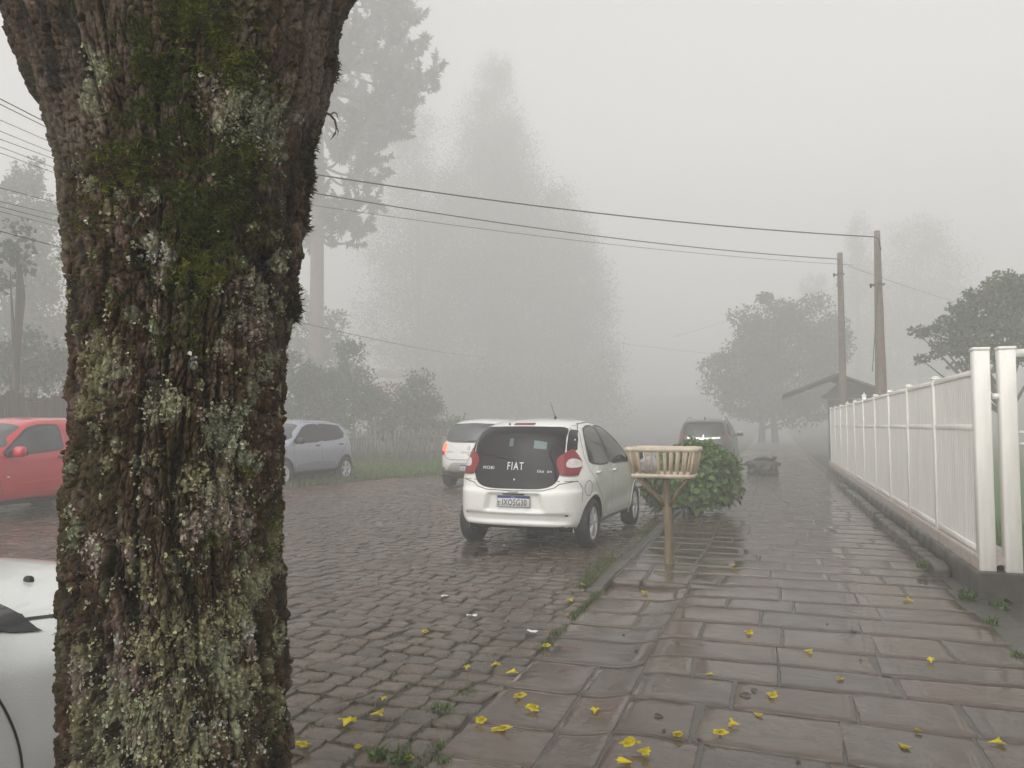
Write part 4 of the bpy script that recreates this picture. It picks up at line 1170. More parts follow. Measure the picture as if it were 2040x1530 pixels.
# ------------------------------------------------------------------ the white car driving away, tail lamp lit
def driving_car():
    SPEC = dict(cell=.035, axles=(-1.295, 1.295), wr=.305, arch=.352, wx=.75, tw=.19, exp=9, spokes=5,
        R=[(-1.86, .32), (-1.95, .40), (-1.985, .55), (-1.97, .72), (-1.935, .86), (-1.90, 1.0), (-1.84, 1.16), (-1.74, 1.38), (-1.64, 1.53)],
        T=[(-1.64, 1.53), (-1.4, 1.585), (-.9, 1.62), (-.3, 1.63), (.2, 1.59), (.6, 1.46), (1.0, 1.2), (1.22, 1.06), (1.6, 1.0), (1.9, .92), (2.0, .82)],
        F=[(2.0, .28), (2.08, .4), (2.1, .55), (2.07, .7), (2.0, .82)],
        B=[(-1.86, .32), (-1.2, .26), (1.2, .24), (2.0, .28)],
        wz=[(.2, .78), (.32, .835), (.5, .863), (.75, .866), (.92, .85), (1.04, .82), (1.2, .765), (1.4, .69), (1.55, .62), (1.65, .58)],
        wy=[(-2.0, .90), (-1.8, .95), (-1.5, .985), (-1, 1), (.8, 1), (1.4, .97), (1.8, .9), (2.1, .8)], rbulge=.10, crown=.045)
    pm = paint('white_paint_far', (.74, .74, .72))
    p = P(888, 968, .08); rz = R(-1.5)
    car = Car('moving_car', 'white hatchback further up the street with its left tail lamp lit', 'car', (p[0] + .83, p[1] + 1.45, float(road_z(p[0] + .8))), rz, SPEC, pm)
    half = [(0, 1.065), (.40, 1.07), (.60, 1.10), (.655, 1.17), (.625, 1.32), (.56, 1.44), (.46, 1.485), (0, 1.50)]
    po = spline(half, 4, False); po = np.concatenate([po, (po * [-1, 1])[::-1][1:-1]])
    rg = car.patch('rear_window', po, 0, M_glassl, .004, .07, edge=(.02, M_blackp))
    car.ribbon('spoiler', [(-.55, 1.50), (0, 1.525), (.55, 1.50)], 0, .05, pm, .012)
    M_lit = mat('lit_tail_lens', (.6, .03, .02), .2, emit=((1.0, .10, .05), 1.1))
    for mir, m in ((True, M_lit), (False, M_redlamp)):
        o = car.patch('tail_light', rounded([(.60, .78), (.59, 1.03), (.76, 1.05), (.82, .95), (.83, .79)], .15), 32, m, .012, .05, mirror=mir)
        if mir: tag(o, 'lit red tail lamp')
        car.patch('lamp_foot', rounded([(.607, .765), (.607, .86), (.825, .87), (.825, .775)], .15), 32, M_redlamp, .016, .05, parent=o, mirror=mir)
        car.patch('reflector', [(.60, .44), (.60, .48), (.76, .48), (.76, .44)], 32, M_deepred, .006, .05, mirror=mir)
    car.seam([(-.66, 1.05), (-.655, .80), (-.58, .70), (-.45, .665), (.45, .665), (.58, .70), (.655, .80), (.66, 1.05)], 0, .012)
    mg = mat('bumper_insert', (.42, .41, .38), .6)
    car.patch('bumper_insert', rounded([(-.62, .36), (-.42, .60), (.42, .60), (.62, .36)], .12), 0, mg, .005, .06)
    car.ribbon('bumper_lip', [(-.78, .375), (0, .355), (.78, .375)], 0, .05, mg, .010)
    car.plate(car.project([(0, .49)], 0, .018)[0], R(-3), True, None, True)
    # diamond badge and lettering
    q = [(0, .995), (.045, .935), (0, .875), (-.045, .935)]
    ql = [(0, .965), (.020, .935), (0, .905), (-.020, .935)]
    o = car.patch('badge', q, 0, mat('badge_grey', (.35, .36, .37), .25, metal=.7), .006, .05); car.patch('badge_centre', ql, 0, pm, .009, .05, parent=o)
    car.text('brand_lettering', 'RENAULT', 0, .835, .06, mat('lettering_grey', (.30, .31, .32), .35), sx=1.45, off=.006)
    car.text('model_lettering', 'SANDERO', -.50, .835, .055, bpy.data.materials['lettering_grey'], sx=.85, off=.006)
    car.lump('lock_button', car.project([(0, .78)], 0, .004)[0], (.03, .012, .03), M_blackp)
    mb = MB(); q = car.project([(-.05, 1.085), (.28, 1.11)], 0, .02); mb.tube(q, [.012, .008], 6); mb.build('rear_wiper', M_blackp, car.root, col=False)
    for mir in (False, True):
        car.patch('side_window', rounded([(-1.5, 1.10), (-1.36, 1.38), (-1.1, 1.48), (.1, 1.52), (.45, 1.42), (.95, 1.12), (.95, 1.05), (-1.4, 1.05)], .15), 90, M_glass, .004, .1, mirror=mir, edge=(.02, M_blackp))
        car.seam([(-.3, 1.05), (-.3, .3)], 90, .01, mirror=mir)
    car.mirrors(.85, 1.06, pm)
    car.patch('windscreen', spline([(-.55, 1.48), (0, 1.53), (.55, 1.48), (.7, 1.1), (0, 1.06), (-.7, 1.1)], 4), 180, M_glass, .004, .1)
driving_car()

# ------------------------------------------------------------------ silver compact facing us on the far side
def silver_car():
    SPEC = dict(cell=.03, axles=(-1.21, 1.21), wr=.305, arch=.36, wx=.70, tw=.17, exp=10, clad=True, spokes=5, rimr=.68,
        R=[(-1.60, .34), (-1.70, .42), (-1.735, .58), (-1.73, .75), (-1.715, .92), (-1.66, 1.05), (-1.58, 1.20), (-1.47, 1.38), (-1.36, 1.47)],
        T=[(-1.36, 1.47), (-1.1, 1.515), (-.6, 1.545), (-.1, 1.545), (.3, 1.50), (.6, 1.38), (.95, 1.14), (1.12, 1.05), (1.5, 1.01), (1.78, .93), (1.88, .82)],
        F=[(1.86, .30), (1.93, .42), (1.945, .58), (1.93, .72), (1.88, .82)],
        B=[(-1.60, .34), (-1.1, .29), (1.1, .27), (1.86, .30)],
        wz=[(.2, .73), (.34, .77), (.55, .79), (.80, .785), (.95, .765), (1.06, .74), (1.2, .70), (1.4, .64), (1.5, .60), (1.6, .56)],
        wy=[(-1.8, .90), (-1.6, .95), (-1.3, .985), (-.8, 1), (.8, 1), (1.3, .97), (1.7, .9), (2.0, .8)], rbulge=.09, crown=.04)
    pm = mat('silver_blue_paint', (.40, .425, .50), .28, metal=.45, coat=.7, noise=(1.5, .05))
    a, b = P(688, 958, .10)[:2], P(565, 972, .10)[:2]
    c = (a + b) / 2; rz = math.atan2(-(b - a)[0], (b - a)[1])
    nrm = np.array([math.cos(rz), math.sin(rz)])          # car's own right
    c = c + nrm * .76
    # left side shows; rear wheel on the right of the picture
    car = Car('compact_car', 'silver blue compact car with black wheel arches parked half on the grass', 'car', (c[0], c[1], .105), rz, SPEC, pm)
    for mir in (True, False):
        car.patch('rear_door_window', rounded([(-1.20, 1.20), (-1.03, 1.40), (-.5, 1.44), (-.22, 1.445), (-.22, 1.02), (-.85, 1.06), (-1.12, 1.10)], .18), 90, M_glass, .004, .08, mirror=mir, edge=(.02, M_blackp))
        car.patch('front_door_window', rounded([(-.15, 1.445), (.2, 1.42), (.42, 1.35), (.85, 1.04), (.8, .985), (-.15, 1.015)], .15), 90, M_glass, .004, .08, mirror=mir, edge=(.02, M_blackp))
        car.ribbon('pillar_trim', [(-.185, 1.43), (-.185, 1.03)], 90, .07, M_blackg, .0028, mirror=mir)
        car.seam([(-1.28, .98), (-1.08, .78), (-.84, .58), (-.80, .36)], 90, .009, mirror=mir)
        car.seam([(-.185, 1.01), (-.19, .35)], 90, .009, mirror=mir)
        car.seam([(.86, 1.0), (.88, .7), (.80, .36)], 90, .009, mirror=mir)
        car.seam([(-1.28, .98), (-1.32, 1.12), (-1.18, 1.35), (-1.0, 1.475), (.2, 1.48)], 90, .009, mirror=mir)
        car.patch('door_moulding', rounded([(-.80, .40), (-.72, .52), (0, .56), (.72, .50), (.80, .38), (0, .41)], .2), 90, mat('moulding_shade', (.27, .29, .34), .35, metal=.3) if mir else bpy.data.materials['moulding_shade'], .005, .1, mirror=mir)
        car.ribbon('sill_cladding', [(-.82, .325), (.82, .315)], 90, .06, M_blackp, .006, mirror=mir)
        car.patch('tail_light', spline([(.50, .90), (.50, 1.03), (.58, 1.08), (.66, 1.0), (.65, .9)], 4), 40, M_redlamp, .010, .05, mirror=mir)
        car.patch('headlight', spline([(-.66, .80), (-.45, .80), (-.42, .88), (-.55, .93), (-.68, .92)], 4), 180, M_clear, .004, .05, mirror=mir)
    car.handles([(-.98, .94), (-.02, .93)], m=M_blackp)
    car.lump('door_handle_grip', car.project([(-.66, 1.06)], -90, .02)[0] + [0, 0, 0], (.03, .1, .03), M_blackp) if False else None
    car.mirrors(.76, 1.0, M_blackp)
    car.patch('windscreen', spline([(-.50, 1.42), (0, 1.46), (.50, 1.42), (.60, 1.25), (.66, 1.08), (0, 1.06), (-.66, 1.08), (-.60, 1.25)], 4), 180, M_glassl, .004, .08)
    car.patch('grille', rounded([(-.45, .62), (.45, .62), (.4, .76), (-.4, .76)], .2), 180, M_blackp, .004, .06)
    car.patch('rear_window', rounded([(-.52, 1.12), (.52, 1.12), (.46, 1.38), (-.46, 1.38)], .2), 0, M_glass, .004, .08)
    car.patch('lower_bumper', rounded([(-.7, .36), (.7, .36), (.7, .52), (-.7, .52)], .2), 180, M_blackp, .004, .08)
silver_car()

# ------------------------------------------------------------------ red car at the left edge
def red_car():
    SPEC = dict(cell=.03, axles=(-1.26, 1.26), wr=.30, arch=.35, wx=.71, tw=.18, exp=10, spokes=5,
        R=[(-1.8, .34), (-1.9, .42), (-1.93, .6), (-1.93, .75), (-1.92, .92), (-1.86, 1.05), (-1.75, 1.22), (-1.62, 1.40), (-1.5, 1.49)],
        T=[(-1.5, 1.49), (-1.2, 1.53), (-.7, 1.555), (-.1, 1.55), (.2, 1.50), (.5, 1.37), (.85, 1.14), (1.05, 1.03), (1.5, .99), (1.82, .90), (1.95, .78)],
        F=[(1.95, .28), (2.03, .4), (2.04, .55), (2.02, .68), (1.95, .78)],
        B=[(-1.8, .34), (-1.1, .28), (1.1, .27), (1.95, .28)],
        wz=[(.2, .75), (.32, .80), (.55, .825), (.80, .82), (.95, .80), (1.06, .77), (1.2, .72), (1.4, .65), (1.5, .61), (1.6, .57)],
        wy=[(-2.0, .92), (-1.7, .97), (-1.3, 1), (.8, 1), (1.4, .97), (1.8, .9), (2.1, .8)], crown=.04)
    pm = paint('red_paint', (.55, .018, .032), coat=1.0)
    D = 11.0
    p = P(60, 1034, .10)                                   # ground under the near front door
    rz = R(180 + 3)
    car = Car('red_car', 'bright red car at the left edge of the photo beyond the big tree', 'car', (p[0] - .8, p[1] + .28, .10), rz, SPEC, pm)
    for mir in (True, False):
        car.patch('front_door_window', rounded([(-.26, 1.42), (.08, 1.425), (.32, 1.36), (.80, 1.02), (.78, .955), (-.26, 1.045)], .13), 90, M_glassl, .004, .08, mirror=mir, edge=(.022, M_blackp))
        car.patch('rear_door_window', rounded([(-.42, 1.41), (-1.0, 1.40), (-1.3, 1.12), (-.42, 1.045)], .15), 90, M_glassl, .004, .08, mirror=mir, edge=(.022, M_blackp))
        car.seam([(-.33, 1.43), (-.34, 1.0), (-.36, .36)], 90, .009, mirror=mir)
        car.seam([(.90, 1.0), (.90, .7), (.82, .36)], 90, .009, mirror=mir)
        car.ribbon('side_moulding', [(-.30, .60), (.58, .56)], 90, .012, mat('moulding_red', (.5, .05, .06), .3) if mir else bpy.data.materials['moulding_red'], .010, mirror=mir)
        car.ribbon('side_moulding', [(-.9, .43), (.9, .43)], 90, .012, bpy.data.materials['moulding_red'], .008, mirror=mir)
        car.patch('headlight', spline([(-.70, .74), (-.45, .72), (-.42, .82), (-.6, .86), (-.72, .85)], 4), 180, M_clear, .004, .05, mirror=mir)
        car.patch('tail_light', rounded([(.56, .80), (.56, 1.05), (.74, 1.05), (.74, .80)], .2), 20, M_redlamp, .006, .05, mirror=mir)
    car.handles([(-.20, .925)], m=bpy.data.materials['deep_red_lens'])
    car.mirrors(.66, .975, pm, sz=(.20, .13, .16))
    car.patch('windscreen', spline([(-.52, 1.41), (0, 1.45), (.52, 1.41), (.62, 1.25), (.70, 1.07), (0, 1.04), (-.70, 1.07), (-.62, 1.25)], 4), 180, M_glassl, .004, .08)
    car.patch('rear_window', rounded([(-.52, 1.1), (.52, 1.1), (.46, 1.4), (-.46, 1.4)], .2), 0, M_glass, .004, .08)
    car.lump('indicator', car.project([(-.75, .66)], -90, .004)[0], (.012, .05, .025), M_clear)
red_car()

# ------------------------------------------------------------------ dark SUV up the street
def dark_suv():
    SPEC = dict(cell=.035, axles=(-1.33, 1.33), wr=.36, arch=.42, wx=.78, tw=.22, exp=9, spokes=6,
        R=[(-1.98, .42), (-2.08, .52), (-2.1, .7), (-2.08, .9), (-2.05, 1.05), (-2.0, 1.2), (-1.92, 1.40), (-1.80, 1.60), (-1.70, 1.68)],
        T=[(-1.70, 1.68), (-1.4, 1.735), (-.8, 1.77), (-.1, 1.765), (.3, 1.70), (.7, 1.5), (1.1, 1.22), (1.3, 1.13), (1.8, 1.07), (2.1, .98), (2.2, .86)],
        F=[(2.2, .40), (2.28, .5), (2.3, .65), (2.27, .76), (2.2, .86)],
        B=[(-1.98, .42), (-1.1, .36), (1.1, .34), (2.2, .40)],
        wz=[(.3, .83), (.45, .88), (.7, .905), (1.0, .895), (1.12, .87), (1.25, .83), (1.45, .77), (1.62, .71), (1.8, .66)],
        wy=[(-2.1, .90), (-1.9, .95), (-1.5, .985), (-1, 1), (.8, 1), (1.4, .97), (1.9, .9), (2.3, .8)], rbulge=.10, crown=.03)
    pm = mat('dark_grey_paint', (.022, .022, .024), .3, coat=.6)
    x, y = GX(1402, 24.8)
    car = Car('dark_suv', 'dark grey SUV with chrome tailgate bar parked beyond the leafy bush', 'car', (x + .02, y + 2.0, .0), R(-1), SPEC, pm)
    half = [(0, 1.19), (.5, 1.19), (.62, 1.21), (.66, 1.28), (.61, 1.48), (.54, 1.60), (0, 1.625)]
    po = spline(half, 4, False); po = np.concatenate([po, (po * [-1, 1])[::-1][1:-1]])
    car.patch('rear_window', po, 0, M_glass, .004, .08)
    for mir in (False, True):
        car.patch('tail_light', rounded([(.655, .98), (.66, 1.20), (.685, 1.44), (.705, 1.44), (.77, 1.22), (.80, 1.0)], .15), 30, M_deepred, .010, .05, mirror=mir)
        car.patch('side_window', rounded([(-1.75, 1.25), (-1.6, 1.52), (-1.2, 1.60), (.1, 1.63), (.5, 1.5), (.95, 1.2), (-1.6, 1.18)], .12), 90, M_glass, .004, .1, mirror=mir)
        mb = MB(); q = car.project([(.58, y_) for y_ in (-1.35, -1.2, -.6, 0, .25, .4)], 'top', .05); q[0, 2] -= .05; q[-1, 2] -= .05
        q[:, 0] *= (-1 if mir else 1); mb.tube(q, .022, 6); mb.build('roof_rail', M_chrome, car.root, smooth=True, col=False)
    car.ribbon('chrome_bar', [(-.52, 1.115), (0, 1.075), (.52, 1.115)], 0, .055, M_chrome, .010)
    for k in range(3):
        a = R(90 + 120 * k); t = np.array([math.cos(a), math.sin(a)]); sd = np.array([-t[1], t[0]])
        d = [np.zeros(2), t * .045 + sd * .026, t * .09, t * .045 - sd * .026]
        car.patch('badge', [tuple(v + [0, 1.12]) for v in d], 0, M_chrome, .018, .05)
    car.lump('shark_fin', car.project([(0, -1.45)], 'top', .03)[0], (.05, .16, .1), pm)
    car.mirrors(.95, 1.16, M_chrome, sz=(.24, .14, .17))
    car.plate(car.project([(0, .86)], 0, .012)[0], R(-3), True, None, True)
    car.patch('windscreen', spline([(-.6, 1.6), (0, 1.65), (.6, 1.6), (.75, 1.2), (0, 1.17), (-.75, 1.2)], 4), 180, M_glass, .004, .1)
    car.handles([(-.9, 1.05), (.1, 1.05)])
dark_suv()

# ------------------------------------------------------------------ pale car far up the road, almost lost in the fog
def far_car():
    SPEC = dict(cell=.06, axles=(-1.25, 1.25), wr=.30, arch=.35, wx=.72, exp=9, spokes=5,
        R=[(-1.9, .3), (-2.0, .4), (-2.02, .6), (-2.0, .8), (-1.95, 1.0), (-1.6, 1.3), (-1.4, 1.4)], T=[(-1.4, 1.4), (-.8, 1.46), (0, 1.46), (.5, 1.3), (1.0, 1.0), (1.6, .92), (1.95, .8)],
        F=[(1.95, .28), (2.03, .4), (2.04, .6), (2.0, .7), (1.95, .8)], B=[(-1.9, .3), (-1, .25), (1, .25), (1.95, .28)],
        wz=[(.2, .78), (.4, .84), (.8, .85), (1.0, .80), (1.3, .66), (1.5, .58)], wy=[(-2.1, .9), (-1.5, .98), (1.2, .98), (2.1, .82)])
    x, y = GX(1272, 104)
    car = Car('distant_car', 'pale car far up the road almost lost in the fog', 'car', (x, y, .03), R(-1), SPEC, paint('far_white', (.75, .75, .74)))
    car.patch('rear_window', rounded([(-.55, 1.02), (.55, 1.02), (.48, 1.3), (-.48, 1.3)], .2), 0, M_glass, .006, .1)
    for mir in (False, True):
        car.patch('tail_light', [(.56, .75), (.56, .95), (.76, .95), (.76, .75)], 15, M_redlamp, .008, .1, mirror=mir)
        car.patch('side_window', rounded([(-1.3, 1.0), (-.9, 1.33), (.2, 1.36), (.8, 1.0)], .1), 90, M_glass, .006, .1, mirror=mir)
far_car()
# ================================================================== NEAR WHITE CAR (only a corner of it is in the picture)
def near_car():
    d = ray(105, 1236); t = -1.80 / d[0]; tip = d * t + np.array([0, 0, CAM_Z])
    zt = float(tip[2])
    SPEC = dict(cell=.018, axles=(-1.25, 1.25), wr=.30, arch=.35, wx=.73, tw=.19, exp=11, spokes=5,
        R=[(-1.7, .3), (-1.8, .4), (-1.83, .6), (-1.82, .8), (-1.78, 1.0), (-1.65, 1.25), (-1.5, 1.45)],
        T=[(-1.5, 1.45), (-1.0, 1.52), (-.4, 1.53), (0, 1.48), (.4, 1.33), (.8, zt + .155), (.95, zt + .07), (1.1, zt + .055), (1.4, zt + .050), (1.65, zt + .01), (1.78, zt - .12)],
        F=[(1.76, .26), (1.85, .4), (1.86, .52), (1.84, .68), (1.78, zt - .12)],
        B=[(-1.7, .3), (-1, .24), (1, .23), (1.76, .26)],
        wz=[(.2, .77), (.32, .81), (.5, .83), (.65, .832), (.8, .815), (.9, .795), (zt, .752), (1.15, .70), (1.35, .66), (1.45, .62), (1.6, .57)],
        wy=[(-1.85, .9), (-1.5, .97), (-1, 1), (.9, 1), (1.3, .975), (1.6, .92), (1.9, .84)], crown=.065, fbulge=.25)
    pm = mat('white_paint_near', (.80, .82, .81), .2, coat=.9, bump=(170, .5, .003), noise=(1.2, .03))
    car = Car('white_car', 'white car whose bonnet and wing show at the lower left behind the trunk', 'car', (-1.80 - .765, float(tip[1]) - 1.0, 0), 0, SPEC, pm)
    for mir in (False, True):
        car.patch('pillar_trim', spline([(1.005, zt - .004), (.86, zt + .045), (.7, zt + .115), (.5, zt + .22), (.3, zt + .31), (.2, zt + .25), (.3, zt + .0), (.6, zt - .012)], 6), 90, M_blackg, .003, .03, mirror=mir)
        car.seam([(1.0, zt - .006), (1.25, zt - .035), (1.5, zt - .09), (1.7, zt - .2)], 90, .006, mirror=mir)
        car.seam(spline([(.68, zt - .02), (.79, .92), (.852, .80), (.872, .68), (.86, .55), (.82, .42), (.80, .3)], 6, False), 90, .007, mirror=mir)
        car.patch('front_door_window', rounded([(.15, 1.36), (.25, 1.30), (.6, zt + .06), (.55, zt - .02), (-.5, zt - .02), (-.5, 1.42)], .1), 90, M_glass, .004, .08, mirror=mir)
        car.patch('headlight', spline([(-.72, .70), (-.5, .66), (-.42, .72), (-.6, .80), (-.74, .80)], 4), 180, M_clear, .004, .05, mirror=mir)
    car.patch('windscreen', spline([(-.715, .97), (-.68, 1.0), (-.35, 1.03), (0, 1.04), (.35, 1.03), (.68, 1.0), (.715, .97), (.66, .5), (.5, .1), (0, .12), (-.5, .1), (-.66, .5)], 5), 'top', M_blackg, .004, .06)
    # washer jet on the bonnet, a wet leaf beside it
    d = ray(57, 1158); best = None
    for k in np.linspace(1.5, 4, 400):
        p = d * k + np.array([0, 0, CAM_Z]); q = p - np.array(car.root.location)
        h, n = car.hit((q[0], q[1], 3), (0, 0, -1))
        if h is not None and q[2] <= h[2]: best = h; break
    if best is not None:
        car.lump('washer_nozzle', best + [0, 0, .004], (.035, .022, .026), M_blackp, 2.4)
    car.mirrors(.52, zt + .02, pm)
    car.handles([(-.35, .88)])
near_car()

# ================================================================== LOW WALL AND WHITE FENCE
FX = 1.66
def two_tone(name, top, low, zsplit, amp):
    m = mat(name, top, .55, noise=(9, .2), bump=(40, .5, .006))
    nt = m.node_tree; N, L = nt.nodes, nt.links; b = N['Principled BSDF']
    src = b.inputs['Base Color'].links[0].from_socket
    geo = N.new('ShaderNodeNewGeometry'); sp = N.new('ShaderNodeSeparateXYZ'); L.new(geo.outputs['Position'], sp.inputs[0])
    nz = N.new('ShaderNodeTexNoise'); nz.inputs['Scale'].default_value = 3.5; nz.inputs['Detail'].default_value = 7; L.new(geo.outputs['Position'], nz.inputs['Vector'])
    ma = N.new('ShaderNodeMath'); ma.operation = 'MULTIPLY_ADD'; ma.inputs[1].default_value = amp; L.new(nz.outputs[0], ma.inputs[0]); L.new(sp.outputs['Z'], ma.inputs[2])
    mr = N.new('ShaderNodeMapRange'); mr.inputs[1].default_value = zsplit + amp * .5 - .015; mr.inputs[2].default_value = zsplit + amp * .5 + .015; L.new(ma.outputs[0], mr.inputs[0])
    mx = N.new('ShaderNodeMix'); mx.data_type = 'RGBA'; mx.inputs[6].default_value = (*low, 1); L.new(src, mx.inputs[7]); L.new(mr.outputs[0], mx.inputs[0])
    L.new(mx.outputs[2], b.inputs['Base Color']); return m
M_wall = mat('wet_wall', (.062, .055, .048), .5, noise=(6, .45, 9), bump=(25, .8, .012), rough_noise=(3, .3, .65))
M_plinth = two_tone('plinth_paint', (.44, .38, .35), (.07, .062, .052), .265, .10)
M_fence = mat('white_fence_paint', (.85, .835, .79), .38, nscale_xyz=(5, 5, .7), noise=(2.6, .09), bump=(6, .05, .01), coat=.1)
M_fencep = mat('white_sheet', (.86, .845, .80), .42, noise=(2.4, .10), nscale_xyz=(4, 4, .6))

def wall_mesh(x0, x1, y0, y1, z0, z1, m, name, parent=None, amp=.006):
    """a wall with a slightly uneven face"""
    ny = int((y1 - y0) / .12) + 2; prof = [(x0, z0)] + [(x0, z0 + (z1 - z0) * t) for t in (.25, .5, .75, .95)] + [(x0 + .012, z1), ((x0 + x1) / 2, z1 + .004), (x1 - .012, z1), (x1, z1 - .01), (x1, z0)]
    yy = np.linspace(y0, y1, ny); V = []
    for y in yy:
        for k, (x, z) in enumerate(prof):
            n1 = float(fbm(y * 2.1, z * 6 + k * .2, 2., 3)); V.append((x + amp * n1 * 2, y, z + amp * n1 if k > 3 else z))
    npf = len(prof); mb = MB(); V = np.array(V)
    f = grid_faces(npf, ny); mb.add(V, f)
    c = np.array([[(x0 + x1) / 2, y0, (z0 + z1) / 2]]); o = len(V)
    mb.add(np.concatenate([V[:npf], c]), None, [[k, k + 1, npf] for k in range(npf - 1)])
    return mb.build(name, m, parent, smooth=False, col=False)

def fence():
    Y0, Y1 = 7.58, 26.0
    w = thing('low_wall', 'low dark wet wall with a pale pink upper band carrying the white fence', 'wall', (1.83, 7.5, 0))
    o = wall_mesh(1.63, 2.04, 7.5, Y1, -.12, .27, M_wall, 'masonry', None); o.parent = w; o.location = (-1.83, -7.5, 0)
    o = wall_mesh(1.668, 2.0, 7.62, Y1, .265, .395, M_plinth, 'painted_band', None, .003); o.parent = w; o.location = (-1.83, -7.5, 0)
    ys = [7.68, 9.5, 11.25, 12.95, 14.65, 16.4, 18.15, 19.9, 21.7, 23.5, 25.3]
    root = thing('white_fence', 'long white metal fence of upright slats standing on the low wall', 'fence', (FX, Y0, .39))
    def pt(mb, name, m=M_fence):
        o = mb.build(name, m, None, col=False); o.parent = root; o.location = (-FX, -Y0, -.39); return o
    for k, y in enumerate(ys):
        if k == 0: continue
        mb = MB(); hi = 2.08 if k == 5 else 2.018
        mb.box((FX + .055, y, (.39 + hi) / 2), (.07, .075, hi - .39), bev=.004); p = pt(mb, 'post')
        mb = MB(); mb.box((FX + .055, y, hi + .012), (.086, .09, .02), bev=.004); mb.box((FX + .055, y, hi + .03), (.07, .075, .014), bev=.004)
        if k in (5, 7): mb.box((FX + .055, y, hi + .05), (.016, .016, .06), bev=.003)
        c = mb.build('post_cap', M_fence, p, col=False)
    for a, b in zip(ys[:-1], ys[1:]):
        a_, b_ = a + (.07 if a == ys[0] else .038), b - .038; c = (a_ + b_) / 2; l = b_ - a_
        for nm, z, hgt, th in (('top_rail', 1.985, .05, .055), ('middle_rail', 1.50, .05, .045), ('bottom_rail', .435, .055, .05)):
            mb = MB(); mb.box((FX + .055, c, z), (th, l, hgt), bev=.003); pt(mb, nm)
        # sheet of close upright slats
        n = int(l / .072); e = np.linspace(a_, b_, n + 1); prof = []
        for y0_, y1_ in zip(e[:-1], e[1:]):
            q = (y1_ - y0_)
            prof += [(y0_ + q * .04, 0.007), (y0_ + q * .12, 0.0), (y0_ + q * .88, 0.0), (y0_ + q * .96, .007)]
        prof = np.array(prof)
        for (z0, z1) in ((.46, 1.476), (1.524, 1.962)):
            V = np.array([[FX + .038 + x, y, z] for z in (z0, z1) for y, x in prof])
            f = grid_faces(len(prof), 2)[:, ::-1]
            o = np_mesh('slat_panel', V, f, None, M_fencep, None, smooth=False); o.parent = root; o.location = (-FX, -Y0, -.39)
    # two stout posts at the gate
    def gate_post(x, y, label, h=2.17):
        r = thing('gate_post', label, 'post', (x, y, .27), group='white posts at the gate')
        mb = MB(); mb.box((0, 0, (h - .27) / 2), (.125, .125, h - .27), bev=.006); mb.build('shaft', M_fence, r, col=False)
        mb = MB(); mb.box((0, 0, h - .27 + .014), (.136, .136, .026), bev=.005); mb.build('cap', M_fence, r, col=False)
        return r
    gate_post(FX + .075, 7.66, 'tall square white post that ends the slatted fence')
    r = gate_post(FX + .265, 7.64, 'tall square white post beside the gate that carries the rollers')
    mb = MB()
    mb.tube([(-.11, .0, 1.50), (-.06, 0, 1.50)], .026, 12); mb.build('roller', M_fence, r, smooth=True, col=False)
    mb = MB(); mb.tube([(.06, -.02, 1.868), (1.5, -.10, 1.868)], .035, 14); mb.build('guide_rail', M_fence, r, smooth=True, col=False)
    for z in (1.19, 1.09):
        mb = MB(); mb.tube([(.07, -.03, z), (.15, -.05, z)], .012, 8); mb.tube([(.15, -.05, z - .03), (.15, -.05, z + .03)], .02, 10); mb.build('hinge_arm', M_fence, r, smooth=True, col=False)
    # sliding gate leaf running back towards the camera
    g = thing('metal_gate', 'white slatted gate leaf at the right edge of the photo', 'gate', (2.06, 4.6, .06))
    gy0, gy1 = 1.6, 7.42
    def gp(mb, nm, m=M_fence): o = mb.build(nm, m, None, col=False); o.parent = g; o.location = (-2.06, -4.6, -.06); return o
    for z, hh in ((1.985, .06), (1.50, .06), (.50, .07), (.14, .08)):
        mb = MB(); mb.box((2.06, (gy0 + gy1) / 2, z), (.05, gy1 - gy0 - .1, hh), bev=.003); gp(mb, 'rail')
    for y in (gy0, gy1, (gy0 + gy1) / 2):
        mb = MB(); mb.box((2.06, y, 1.07), (.06, .06, 1.93), bev=.004); gp(mb, 'stile')
    n = int((gy1 - gy0) / .072); e = np.linspace(gy0, gy1, n + 1); prof = []
    for a, b in zip(e[:-1], e[1:]):
        q = b - a; prof += [(a + q * .04, .012), (a + q * .16, 0), (a + q * .84, 0), (a + q * .96, .012)]
    V = np.array([[2.045 + x, y, z] for z in (.18, 1.96) for y, x in prof])
    o = np_mesh('slat_panel', V, grid_faces(len(prof), 2)[:, ::-1], None, M_fencep, None, smooth=False); o.parent = g; o.location = (-2.06, -4.6, -.06)
    # rough stones along the wall foot
    mb = MB(); y = 8.45
    while y < 20:
        l = RNG.uniform(.35, .8); V, F = superbox((RNG.uniform(.12, .16), l, RNG.uniform(.13, .2)), 6, 7)
        V = V + .018 * np.stack([fbm(V[:, 0] * 9 + y, V[:, 1] * 5, V[:, 2] * 9, 3, 5 + k) for k in range(3)], -1)
        mb.add(V + [1.545, y + l / 2, .075], F, None, np.array([.085, .078, .068]) * RNG.uniform(.7, 1.2)); y += l + .015
    o = mb.build('stone_edging', M_kerb, None, smooth=True)
    tag(o, 'row of rough dark stones laid along the foot of the fence wall', 'edging')
    # lawn and drive behind
    xs = np.linspace(2.06, 14, 30); ys_ = np.linspace(5, 45, 50); X, Y = np.meshgrid(xs, ys_)
    Z = .07 + .03 * fbm(X * .7, Y * .7)
    tag(np_mesh('lawn', np.stack([X, Y, Z], -1), grid_faces(30, 50), None, mat('lawn_green', (.075, .13, .03), .7, noise=(12, .4), bump=(60, .8, .02))), kind='structure')
